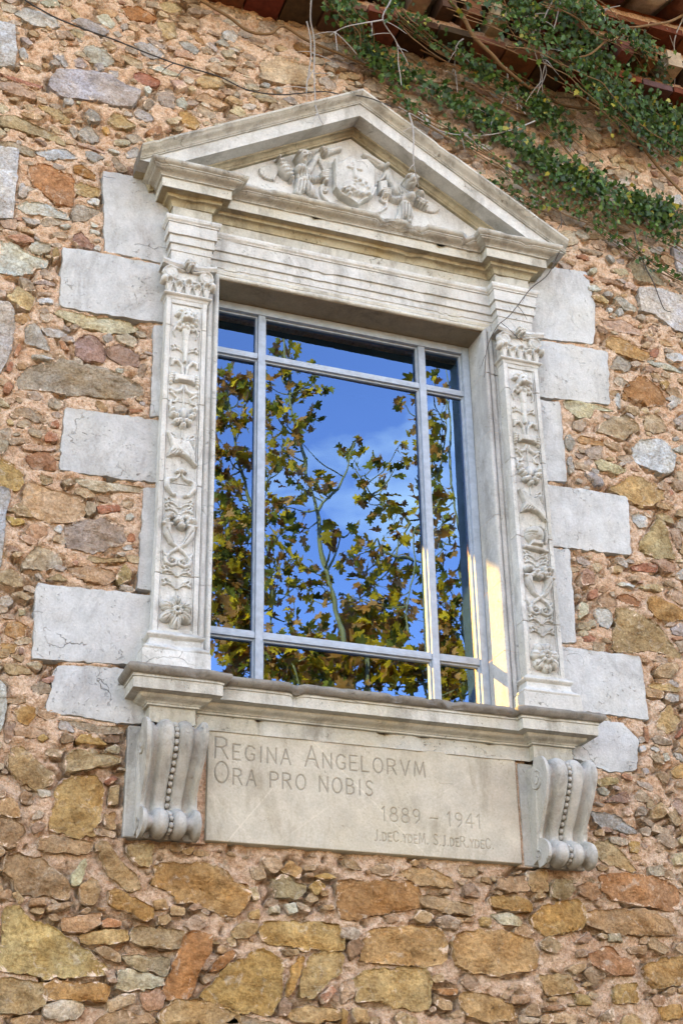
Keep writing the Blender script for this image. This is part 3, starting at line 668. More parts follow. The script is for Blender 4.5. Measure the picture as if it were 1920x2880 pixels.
# smaller stones and unseen stretches: largest first into whatever room is left
def dilate(a, k):
    for _ in range(k):
        b = a.copy(); b[1:] |= a[:-1]; b[:-1] |= a[1:]; b[:, 1:] |= a[:, :-1]; b[:, :-1] |= a[:, 1:]; a = b
    return a
fill = []
tries = [(0.16, 600), (0.11, 900), (0.075, 1600), (0.052, 4500), (0.038, 6000), (0.026, 5500), (0.017, 3500)]
for rad, nt_ in tries:
    for _ in range(nt_):
        x = rng.uniform(GX0+0.03, GX1-0.03); z = rng.uniform(GZ0+0.03, GZ1-0.03)
        i, k = int((x-GX0)/CELL), int((z-GZ0)/CELL)
        if OCC[i, k]: continue
        inside = -1.75 < x < 2.1 and 0.7 < z < 5.6
        a = rad*rng.uniform(0.75, 1.35); b = a*rng.uniform(0.38, 0.8)
        if inside and rad > 0.06: continue
        th = rng.gauss(-0.05, 0.25); n = rng.randint(4, 6)
        w0 = rng.uniform(0, 6.28)
        P = []
        for j in range(n):
            w = w0+2*math.pi*(j+rng.uniform(-0.3, 0.3))/n
            q = (abs(math.cos(w))**3.2+abs(math.sin(w))**3.2)**(-1/3.2)
            u_, v_ = a*q*math.cos(w)*rng.uniform(0.85, 1.08), b*q*math.sin(w)*rng.uniform(0.85, 1.08)
            P.append((x+u_*math.cos(th)-v_*math.sin(th), z+u_*math.sin(th)+v_*math.cos(th)))
        P = np.array(P)
        r = poly_mask(P)
        if r is None: continue
        i0, i1, k0, k1, ins = r
        if (OCC[i0:i1, k0:k1] & ins).mean() > 0.03: continue
        OCC[i0:i1, k0:k1] |= ins
        if rad > 0.06:
            gap = P.mean(0)+(P-P.mean(0))*1.12
            stamp(gap, OCC)
        low = z < 1.4
        code = rng.choice('oottTkkOrpyt' if low else 'ggkkktptcogwktTcb')
        fill.append((code, P, rng.uniform(-0.001, 0.009), 0.020))

MORT = np.array([0.76, 0.51, 0.36])
pieces_l = [(0.5*abs(np.sum(P[:, 0]*np.roll(P[:, 1], -1)-P[:, 1]*np.roll(P[:, 0], -1))), c, P, a, b) for c, P, a, b in pieces]
pieces_l.sort(key=lambda t: -t[0])
NAMED = 285
joined_v, joined_f, joined_c = [], [], []
nv = 0
STONE_MASK = np.zeros((NX, NZ), bool)
WARM = np.array([206., 164., 118.]); PALE = np.array([206., 180., 154.])
def tone(code, z=3.0):
    c = np.array(TONE[code], float)
    c = c*0.55+WARM*0.45 if z < 1.5 else c*0.8+PALE*0.2
    c = c+nrng.uniform(-10, 10)+nrng.uniform(-5, 5, 3)
    return np.minimum(np.array(lin(*np.clip(c, 20, 250)))*1.4, 0.88)
for n_, (ar, code, P, pr, rg) in enumerate(pieces_l):
    V, F, al = stone_geo(P, n_*1.7+0.3, pr, rg, flat=(code in 'BG'))
    if code in 'BG': al = al*0.4
    C4 = np.c_[np.tile(tone(code, P[:, 1].mean()), (len(V), 1)), al]
    stamp(P, STONE_MASK)
    if n_ < NAMED:
        o = mesh_obj('brick' if code == 'b' else 'stone', V, F, ROCK, None, 30, C4)
        put(o, wall)
    else:
        joined_v.append(V); joined_f += [tuple(i+nv for i in f) for f in F]; joined_c.append(C4); nv += len(V)
for n_, (code, P, pr, rg) in enumerate(fill):
    V, F, al = stone_geo(P, 900+n_*1.3, pr, rg)
    stamp(P, STONE_MASK)
    joined_v.append(V); joined_f += [tuple(i+nv for i in f) for f in F]; joined_c.append(np.c_[np.tile(tone(code, P[:, 1].mean())*0.55+MORT*0.45, (len(V), 1)), al]); nv += len(V)
o = mesh_obj('small_stones', np.vstack(joined_v), joined_f, ROCK, None, 30, np.vstack(joined_c))
put(o, wall); tag(o, kind='stuff')
for n_, (code, P) in enumerate(parse(ASHLAR, 'z', False)):
    V, F, _ = stone_geo(P, 50+n_*2.1, 0.003+0.002*(n_ % 3), 0.006, flat=True)
    o = mesh_obj('ashlar_block', V, F, LIME2, None, 40); put(o, wall)
    stamp(P, STONE_MASK)

# mortar bed between the stones: a rough sheet that sinks along many of the joints
X, Z = np.meshgrid(gx, gz, indexing='ij')
G3 = np.c_[X.ravel(), Z.ravel(), np.zeros(X.size)]
h = 0.010*fbm(G3, 3.5, 3, 1)+0.019*fbm(G3, 15, 3, 2)+0.014*fbm(G3, 45, 2, 3)
edge = np.zeros((NX, NZ)); m = STONE_MASK.copy()
for k in range(4):
    m2 = dilate(m, 1); edge[m2 & ~m] = 1-k/4.0; m = m2
gapm = np.clip((fbm(G3, 9, 3, 5)+0.02)*3.2, 0, 1).reshape(NX, NZ)
holes = np.clip((fbm(G3, 30, 2, 8)-0.36)*7, 0, 1)
h = h-0.055*(edge**1.5*gapm).ravel()-0.034*holes+0.004*(1-gapm).ravel()*edge.ravel()
Yg = 0.004-h+0.010*np.clip((1.75-Z.ravel())/0.5, 0, 1)
Yg = np.where(STONE_MASK.ravel(), np.maximum(Yg, 0.010), Yg)
V = np.c_[X.ravel(), Yg, Z.ravel()]
idx = np.arange(NX*NZ).reshape(NX, NZ)
keep = ~dilate(SURR[:-1, :-1] & SURR[1:, 1:], 0)
inner = np.zeros_like(keep)                            # keep a rim of mortar tucked under the surround
er = ~dilate(~SURR, 5)
keep = ~(er[:-1, :-1])
# cells wholly under a stone are never seen
es = ~dilate(~STONE_MASK, 3)
keep &= ~es[:-1, :-1]
Q = np.stack([idx[:-1, :-1], idx[1:, :-1], idx[1:, 1:], idx[:-1, 1:]], -1)[keep]
used = np.zeros(NX*NZ, bool); used[Q.ravel()] = True
remap = np.cumsum(used)-1
o = mesh_obj('mortar', V[used], remap[Q], MORTAR, None, 180)
put(o, wall)
# ------------------------------------------------------------------ carved window surround
surround = empty('window_surround', (0, 0, 1.37), 'carved pale limestone window surround with pilasters and a pointed pediment', 'window frame')

def arc(o0, z0, o1, z1, b, n=6):                       # curved profile run; b > 0 swells outward
    out = []
    dx, dz = o1-o0, z1-z0; L = math.hypot(dx, dz); nx, nz = -dz/L, dx/L
    if nx < 0: nx, nz = -nx, -nz
    for k in range(1, n+1):
        t = k/n; s = math.sin(math.pi*t)*b*L
        out.append((o0+dx*t+nx*s, z0+dz*t+nz*s))
    return out
def cyma(o0, z0, o1, z1, n=8):                          # S-curve
    out = []
    for k in range(1, n+1):
        t = k/n
        out.append((o0+(o1-o0)*(t-math.sin(2*math.pi*t)/(2*math.pi)*0.75), z0+(z1-z0)*t))
    return out

def weather(V, amp=0.0012, chip=0.006, thr=0.52, seed=0.0, centre=None):
    V = np.array(V, float)
    n1 = fbm(V, 22, 3, seed); n2 = fbm(V, 11, 3, seed+3); n3 = fbm(V, 60, 2, seed+5)
    push = amp*n1+amp*0.6*n3+np.clip(n2-thr+0.1*n3, 0, 1)*chip*4
    V[:, 1] += push
    V[:, 2] += amp*0.8*fbm(V, 25, 2, seed+9)
    return V

def sweep(name, path, prof, mat, parent, seed=0.0, step=0.022, amp=0.0012, chip=0.008, thr=0.26, sharp=32, hurt=None):
    path = [np.array(p, float) for p in path]; m = len(path)
    mit = []
    for i in range(m):
        ns = []
        if i > 0: t = path[i]-path[i-1]; t /= np.linalg.norm(t); ns.append(np.array([t[1], -t[0]]))
        if i < m-1: t = path[i+1]-path[i]; t /= np.linalg.norm(t); ns.append(np.array([t[1], -t[0]]))
        mit.append(ns[0] if len(ns) == 1 else (ns[0]+ns[1])/(1+ns[0]@ns[1]))
    cols = []
    prof = np.array(prof)
    for i in range(m-1):
        L = np.linalg.norm(path[i+1]-path[i]); n = max(1, int(L/step))
        for k in range(n+(i == m-2)):
            t = k/n
            p = path[i]*(1-t)+path[i+1]*t; mm = mit[i]*(1-t)+mit[i+1]*t
            cols.append(np.c_[p[0]+mm[0]*prof[:, 0], p[1]+mm[1]*prof[:, 0], prof[:, 1]])
    V = np.vstack(cols); k = len(prof); nc = len(cols)
    V = weather(V, amp, chip, thr, seed)
    if hurt is not None:                                 # broken-off stretches (x from, x to, above z, how deep)
        for (xa, xb, zl, dp) in hurt:
            w = np.clip((V[:, 0]-xa)/0.02, 0, 1)*np.clip((xb-V[:, 0])/0.02, 0, 1)*np.clip((V[:, 2]-zl)/0.008, 0, 1)
            j = 0.6+0.8*fbm(V, 30, 3, seed+2)+0.4*fbm(V, 8, 2, seed)
            V[:, 1] += w*dp*np.clip(j, 0.1, 1.6); V[:, 2] -= w*dp*0.35*np.clip(j, 0, 1.5)
    I = np.arange(nc*k).reshape(nc, k)
    F = np.stack([I[:-1, :-1], I[:-1, 1:], I[1:, 1:], I[1:, :-1]], -1).reshape(-1, 4)
    o = mesh_obj(name, V, F, mat, None, sharp)
    return put(o, parent)

def block(name, x0, x1, y0, y1, z0, z1, mat, parent, b=0.003, seed=0.0, step=0.03, amp=0.001, chip=0.004):
    bm = bmesh.new(); bmesh.ops.create_cube(bm, size=1)
    for v in bm.verts: v.co = Vector(((x0+x1)/2+v.co.x*(x1-x0), (y0+y1)/2+v.co.y*(y1-y0), (z0+z1)/2+v.co.z*(z1-z0)))
    bmesh.ops.bevel(bm, geom=bm.edges[:], offset=b, segments=1, affect='EDGES')
    for _ in range(3):
        es = [e for e in bm.edges if e.calc_length() > step*1.5]
        if es: bmesh.ops.subdivide_edges(bm, edges=es, cuts=1, use_grid_fill=True)
    bmesh.ops.triangulate(bm, faces=[f for f in bm.faces if len(f.verts) > 4])
    V = np.array([v.co[:] for v in bm.verts]); bm.verts.index_update()
    F = [[v.index for v in f.verts] for f in bm.faces]; bm.free()
    o = mesh_obj(name, weather(V, amp, chip, 0.38, seed), F, mat, None, 35)
    return put(o, parent)

PX0, PX1, PY = 0.72, 0.90, -0.06
ENT = [(-0.89, 0.03), (-0.89, -0.06), (-0.71, -0.06), (-0.71, 0.0), (0.71, 0.0), (0.71, -0.06), (0.89, -0.06), (0.89, 0.03)]
# entablature, from the bottom up
arch = sweep('architrave', ENT, [(-0.004, 3.935), (0.0, 3.935), (0.0, 3.992), (0.004, 3.994), (0.004, 4.028), (0.013, 4.030), (0.013, 4.073), (0.022, 4.075), (0.022, 4.133)], LIME, surround, 1.0)
sweep('architrave_cap', ENT, [(0.019, 4.1335), (0.026, 4.134), (0.028, 4.140)]+arc(0.028, 4.141, 0.036, 4.153, 0.2, 4)+[(0.037, 4.154), (0.037, 4.165), (-0.02, 4.172)], LIME, arch, 2.0)
sweep('frieze', ENT, [(0.0, 4.166), (0.0, 4.238)], LIME_P, surround, 3.0)
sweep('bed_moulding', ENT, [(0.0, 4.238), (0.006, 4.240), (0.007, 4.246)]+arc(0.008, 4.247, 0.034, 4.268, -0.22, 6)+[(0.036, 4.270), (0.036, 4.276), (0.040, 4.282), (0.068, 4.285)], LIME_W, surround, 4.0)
sweep('corona', ENT, [(0.066, 4.284), (0.071, 4.284), (0.071, 4.331), (0.076, 4.333)], LIME_P, surround, 5.0, chip=0.009)
sweep('crown_moulding', ENT, [(0.076, 4.333), (0.080, 4.334), (0.080, 4.339)]+cyma(0.082, 4.340, 0.116, 4.362)+[(0.120, 4.363), (0.120, 4.368)]+arc(0.121, 4.369, 0.136, 4.388, 0.18, 5)+[(0.134, 4.393), (0.02, 4.402), (-0.02, 4.403)], LIME_C, surround, 6.0, chip=0.014, thr=0.24, step=0.014, hurt=[(0.08, 0.34, 4.345, 0.034), (0.52, 0.575, 4.35, 0.03), (-0.60, -0.57, 4.35, 0.02)])

# tympanum and raking cornice
mb = MB()
mb.add([(-0.98, 0.0, 4.385), (0.98, 0.0, 4.385), (0.98, 0.0, 4.44), (0.0, 0.0, 5.03), (-0.98, 0.0, 4.44)], [(0, 1, 2, 3, 4)])
tymp = mb.build('tympanum', LIME, surround)
def rake(side):
    prof = [(-0.05, -0.012), (0.165, -0.004), (0.180, 0.0), (0.180, 0.012), (0.176, 0.016)]
    cy = cyma(0.174, 0.017, 0.143, 0.050)
    prof += cy+[(0.139, 0.052), (0.139, 0.058), (0.131, 0.060), (0.131, 0.131), (0.050, 0.134), (0.048, 0.142)]+arc(0.047, 0.143, 0.022, 0.158, -0.2, 5)+[(0.018, 0.160), (0.016, 0.170), (-0.01, 0.172)]
    prof = np.array(prof)
    xs = np.linspace(0, 1.07, 44)
    cols = []
    for x in xs:
        z = 5.098-0.603*x-prof[:, 1]
        if x > 1.0: z = np.maximum(z, 4.393+0.0004*np.arange(len(z))[::-1])
        cols.append(np.c_[np.full(len(prof), x*side), -prof[:, 0], z])
    V = np.vstack(cols); k = len(prof); nc = len(cols)
    V = weather(V, 0.0014, 0.008, 0.33, 40+side)
    I = np.arange(nc*k).reshape(nc, k)
    F = np.stack([I[:-1, :-1], I[1:, :-1], I[1:, 1:], I[:-1, 1:]], -1).reshape(-1, 4)
    if side > 0: F = F[:, ::-1]
    # split by material: crown / corona face / soffit and bed
    mid = F.reshape(nc-1, k-1, 4)
    cut1, cut2 = 5+8+3, 5+8+4
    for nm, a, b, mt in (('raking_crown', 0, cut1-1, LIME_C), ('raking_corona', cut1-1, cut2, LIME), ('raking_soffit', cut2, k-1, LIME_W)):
        ff = mid[:, a:b].reshape(-1, 4)
        us = np.unique(ff); rm = -np.ones(len(V), int); rm[us] = np.arange(len(us))
        o = mesh_obj(nm, V[us], rm[ff], mt, None, 32); put(o, surround)
    e = V[(nc-1)*k:(nc)*k]
    me = MB(); me.add([(p[0]+side*0.0005, p[1], p[2]) for p in e[:cut2+2]]+[(e[0][0]+side*0.0005, 0.05, 4.39)], [tuple(range(cut2+3))])
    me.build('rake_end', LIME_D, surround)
rake(-1); rake(1)

# ------------------------------------------------------------------ low relief carving as height fields
class Relief:
    def __init__(s, x0, x1, z0, z1, res):
        s.x = np.arange(x0, x1+res, res); s.z = np.arange(z0, z1+res, res)
        s.X, s.Z = np.meshgrid(s.x, s.z, indexing='ij'); s.H = np.zeros(s.X.shape)
    def cap(s, a, b, r1, r2=None, h=0.8, base=0.0):
        r2 = r1 if r2 is None else r2
        ax, az = a; bx, bz = b; dx, dz = bx-ax, bz-az; L2 = dx*dx+dz*dz+1e-12
        t = np.clip(((s.X-ax)*dx+(s.Z-az)*dz)/L2, 0, 1)
        d2 = (s.X-ax-t*dx)**2+(s.Z-az-t*dz)**2; r = r1+(r2-r1)*t
        s.H = np.maximum(s.H, np.where(d2 < r*r, base+h*np.sqrt(np.maximum(r*r-d2, 0)), 0))
    def tube(s, pts, r, h=0.8, base=0.0):
        n = len(pts); rs = r if hasattr(r, '__len__') else [r]*n
        for i in range(n-1): s.cap(pts[i], pts[i+1], rs[i], rs[i+1], h, base)
    def ell(s, c, rx, rz, ang=0.0, h=0.015, base=0.0, p=0.5):
        ca, sa = math.cos(ang), math.sin(ang)
        u = ((s.X-c[0])*ca+(s.Z-c[1])*sa)/rx; v = (-(s.X-c[0])*sa+(s.Z-c[1])*ca)/rz
        q = u*u+v*v
        s.H = np.maximum(s.H, np.where(q < 1, base+h*np.maximum(1-q, 0)**p, 0))
    def plate(s, P, h, bev=0.006, base=0.0):
        ins = np.zeros(s.X.shape, bool); d = np.full(s.X.shape, 9.0); n = len(P)
        for i in range(n):
            (x1, z1), (x2, z2) = P[i], P[(i+1) % n]
            if z1 != z2: ins ^= ((s.Z < z1) != (s.Z < z2)) & (s.X < (x2-x1)*(s.Z-z1)/(z2-z1)+x1)
            dx, dz = x2-x1, z2-z1; t = np.clip(((s.X-x1)*dx+(s.Z-z1)*dz)/(dx*dx+dz*dz+1e-12), 0, 1)
            d = np.minimum(d, np.hypot(s.X-x1-t*dx, s.Z-z1-t*dz))
        s.H = np.maximum(s.H, np.where(ins, base+h*np.clip(d/bev, 0, 1)**0.6, 0))
    def groove(s, a, b, r, depth):
        dx, dz = b[0]-a[0], b[1]-a[1]; t = np.clip(((s.X-a[0])*dx+(s.Z-a[1])*dz)/(dx*dx+dz*dz+1e-12), 0, 1)
        d = np.hypot(s.X-a[0]-t*dx, s.Z-a[1]-t*dz)
        s.H = np.where(s.H > 0.002, np.maximum(s.H-depth*np.clip(1-d/r, 0, 1), 0.002), s.H)
    def dot(s, c, r, depth): s.groove(c, (c[0]+1e-4, c[1]), r, depth)
    def spiral(s, c, R_, turns, r, dirn=1, a0=0.0, h=0.9, n=26):
        pts = [(c[0]+R_*(1-0.85*k/n)*math.cos(a0+dirn*2*math.pi*turns*k/n), c[1]+R_*(1-0.85*k/n)*math.sin(a0+dirn*2*math.pi*turns*k/n)) for k in range(n+1)]
        s.tube(pts, [r*(1-0.45*k/n) for k in range(n+1)], h)
        return pts[0]
    def build(s, name, y, mat, parent, noise=0.0007, gain=1.7, step=0.004):
        s.H = np.where(s.H > 0, s.H*gain+step, 0); H = s.H; nx, nz = H.shape
        P3 = np.c_[s.X.ravel(), s.Z.ravel(), H.ravel()]
        Hn = H.ravel()+np.where(H.ravel() > 0.002, noise*fbm(P3, 70, 2, 3), 0)
        yy = np.where(H.ravel() > 1e-6, y-Hn, y+0.003)
        V = np.c_[s.X.ravel(), yy, s.Z.ravel()]
        I = np.arange(nx*nz).reshape(nx, nz)
        live = (H[:-1, :-1] > 0) | (H[1:, :-1] > 0) | (H[1:, 1:] > 0) | (H[:-1, 1:] > 0)
        Q = np.stack([I[:-1, :-1], I[1:, :-1], I[1:, 1:], I[:-1, 1:]], -1)[live]
        us = np.unique(Q); rm = -np.ones(nx*nz, int); rm[us] = np.arange(len(us))
        o = mesh_obj(name, V[us], rm[Q], mat, None, 180)
        return put(o, parent)

T = crop(700, 380, 2.529)
def tp(x, y): return T(x, y, -0.03)
S = 1/2.529*1.72e-3                                    # zoomed pixel -> metres, roughly
def relief_tp(): return Relief(-0.62, 0.72, 4.40, 4.98, 0.0028)
# shield with cross on a hill
r = relief_tp()
r.plate([tp(*p) for p in ((608, 178), (640, 190), (700, 150), (760, 172), (840, 165), (905, 235), (898, 390), (872, 440), (800, 470), (768, 505), (730, 475), (650, 430), (612, 380))], 0.020, 0.012)
r.H = np.where(r.H > 0.0185, 0.0185+0.0, r.H)
r.tube([tp(*p) for p in ((612, 182), (616, 378), (655, 428), (735, 472), (768, 500), (800, 470), (870, 436), (894, 385))], 0.006, 1.0, 0.018)
r.cap(tp(700, 236), tp(792, 258), 0.009, 0.009, 1.0, 0.016); r.cap(tp(738, 208), tp(750, 300), 0.009, 0.010, 1.0, 0.016)
r.cap(tp(748, 270), tp(752, 310), 0.013, 0.013, 0.9, 0.016)
r.ell(tp(765, 395), 0.078, 0.050, -0.12, 0.020, 0.014)
for (x, y, q) in ((690, 415, 22), (722, 405, 20), (705, 440, 18), (745, 355, 22), (775, 345, 18), (790, 380, 26), (830, 400, 20), (800, 440, 22), (840, 440, 18), (760, 430, 20), (735, 378, 16), (815, 365, 14)):
    r.ell(tp(x, y), q*S, q*S*0.8, 0.3, 0.012, 0.026)
r.tube([tp(*p) for p in ((655, 400), (700, 385), (740, 405), (765, 445))], 0.006, 1, 0.028)
r.build('shield', 0.0, LIME, tymp, gain=1.7, step=0.008)
def winged(side):
    r = relief_tp()
    g = lambda *P: [tp(*p) for p in P]
    if side < 0:
        # wings
        for (x, y) in ((92, 222), (88, 236), (90, 250), (98, 262), (110, 274), (126, 284), (144, 292), (164, 297), (186, 300)):
            r.tube(g((230, 215), ((230+x)/2-6, (215+y)/2-14), (x, y)), [16*S, 15*S, 9*S], 0.7)
        r.ell(tp(256, 242), 66*S*1.15, 40*S*1.15, -1.05, 0.026)
        for i in range(5):
            for j in range(3):
                r.ell(tp(212+i*20+j*6, 192+i*24+(j-1)*26), 13*S, 11*S, 0.4, 0.010, 0.020)
        # body
        r.tube(g((385, 250), (392, 300)), [60*S, 52*S], 0.62)
        r.ell(tp(365, 250), 50*S, 40*S, 0.3, 0.040)
        r.tube(g((375, 330), (372, 365), (352, 392)), [42*S, 40*S, 26*S], 0.7)
        r.tube(g((415, 340), (450, 385), (478, 420)), [40*S, 36*S, 20*S], 0.72)
        r.tube(g((455, 405), (490, 425)), [22*S, 15*S], 0.7)
        for k in range(6): r.groove(tp(350+k*18, 235), tp(365+k*16, 300), 0.0045, 0.010)
        for k in range(4): r.groove(tp(365+k*22, 325), tp(355+k*26, 395), 0.004, 0.008)
        # arm held up with a scroll, arm across to the shield
        r.tube(g((428, 240), (455, 190), (480, 150), (515, 105)), [30*S, 27*S, 23*S, 18*S], 0.8)
        r.tube(g((505, 130), (520, 180), (540, 222)), [15*S, 13*S, 12*S], 0.7)
        r.tube(g((540, 122), (600, 98), (648, 84)), [25*S, 23*S, 22*S], 0.9)
        r.ell(tp(545, 120), 24*S, 30*S, 0.2, 0.030); r.dot(tp(540, 120), 0.007, 0.014)
        r.ell(tp(515, 108), 18*S, 22*S, 0, 0.032)
        r.tube(g((405, 288), (465, 302), (520, 295)), [30*S, 27*S, 20*S], 0.9)
        for k in range(5): r.groove(tp(420+k*20, 270), tp(428+k*20, 330), 0.004, 0.009)
        for k in range(4): r.cap(tp(515, 268+k*13), tp(560, 262+k*14), 7*S, 6*S, 0.9, 0.020)
        r.plate(g((528, 240), (572, 250), (570, 335), (530, 330)), 0.020, 0.006)
        r.spiral(tp(548, 365), 30*S, 1.4, 11*S, 1, 2.0)
        r.tube(g((520, 375), (530, 410), (560, 452), (612, 488)), [10*S, 11*S, 12*S, 9*S], 0.9)
        # head
        hc = tp(376, 182)
    else:
        for (x, y) in ((1356, 498), (1358, 510), (1352, 520), (1340, 526), (1326, 529), (1310, 529), (1294, 526), (1276, 521), (1258, 514)):
            r.tube(g((1195, 455), ((1195+x)/2+4, (455+y)/2-16), (x, y)), [16*S, 15*S, 8*S], 0.7)
        r.ell(tp(1225, 470), 50*S, 30*S, -0.45, 0.024)
        for i in range(4):
            for j in range(2): r.ell(tp(1190+i*22, 452+i*12+j*24), 12*S, 10*S, 0.2, 0.009, 0.018)
        r.ell(tp(1225, 408), 34*S, 22*S, -0.5, 0.022)
        r.tube(g((1055, 375), (1110, 420), (1140, 455)), [46*S, 52*S, 48*S], 0.62)
        r.ell(tp(1140, 450), 44*S, 40*S, 0, 0.042)
        r.tube(g((1115, 490), (1105, 540), (1072, 590)), [44*S, 40*S, 24*S], 0.72)
        r.tube(g((1125, 500), (1140, 560), (1150, 596)), [42*S, 40*S, 22*S], 0.72)
        for k in range(5): r.groove(tp(1080+k*22, 490), tp(1085+k*20, 590), 0.004, 0.008)
        for k in range(4): r.groove(tp(1040+k*22, 345+k*12), tp(1075+k*20, 420+k*8), 0.004, 0.009)
        r.tube(g((1045, 365), (1010, 310), (1000, 260), (990, 222)), [32*S, 28*S, 24*S, 18*S], 0.82)
        r.ell(tp(978, 222), 20*S, 24*S, 0, 0.032)
        r.tube(g((832, 128), (890, 165), (955, 205)), [20*S, 24*S, 27*S], 0.9)
        r.groove(tp(850, 150), tp(930, 205), 0.004, 0.008); r.groove(tp(870, 135), tp(950, 180), 0.004, 0.008)
        r.tube(g((980, 250), (965, 285), (935, 310)), [13*S, 12*S, 9*S], 0.7)
        r.tube(g((1105, 450), (1045, 445), (985, 415)), [32*S, 27*S, 20*S], 0.9)
        for k in range(6): r.groove(tp(1010+k*15, 415), tp(1004+k*15, 478), 0.004, 0.009)
        for k in range(4): r.cap(tp(955, 385+k*13), tp(1000, 392+k*12), 7*S, 6*S, 0.9, 0.020)
        r.plate(g((922, 330), (980, 320), (990, 400), (928, 405)), 0.020, 0.006)
        r.spiral(tp(965, 440), 30*S, 1.4, 11*S, -1, 1.0)
        r.tube(g((990, 455), (985, 495), (940, 525), (880, 540)), [9*S, 10*S, 10*S, 7*S], 0.8)
        hc = tp(1143, 348)
    k = 1.0
    r.ell(hc, 44*S, 52*S, 0.1, 0.052)
    r.ell((hc[0], hc[1]+0.012), 50*S, 38*S, 0.1, 0.044)
    sx = -side*0.006
    for e in (-1, 1): r.dot((hc[0]+sx+e*0.0105, hc[1]+0.001), 0.0065, 0.018)
    r.cap((hc[0]+sx, hc[1]+0.002), (hc[0]+sx, hc[1]-0.010), 0.004, 0.006, 0.9, 0.050)
    r.groove((hc[0]+sx-0.009, hc[1]-0.019), (hc[0]+sx+0.009, hc[1]-0.019), 0.004, 0.009)
    for q in range(7): r.ell((hc[0]-0.028+q*0.0093, hc[1]+0.024-0.0012*(q-3)**2), 0.0075, 0.0075, 0, 0.010, 0.036)
    o = r.build('winged_figure', 0.0, LIME, tymp, gain=1.7, step=0.008)
    o['label'] = 'carved winged child on the cross side holding a scroll' if side < 0 else 'carved winged child lower on the slope, scroll raised overhead'
    del o['label']
winged(-1); winged(1)
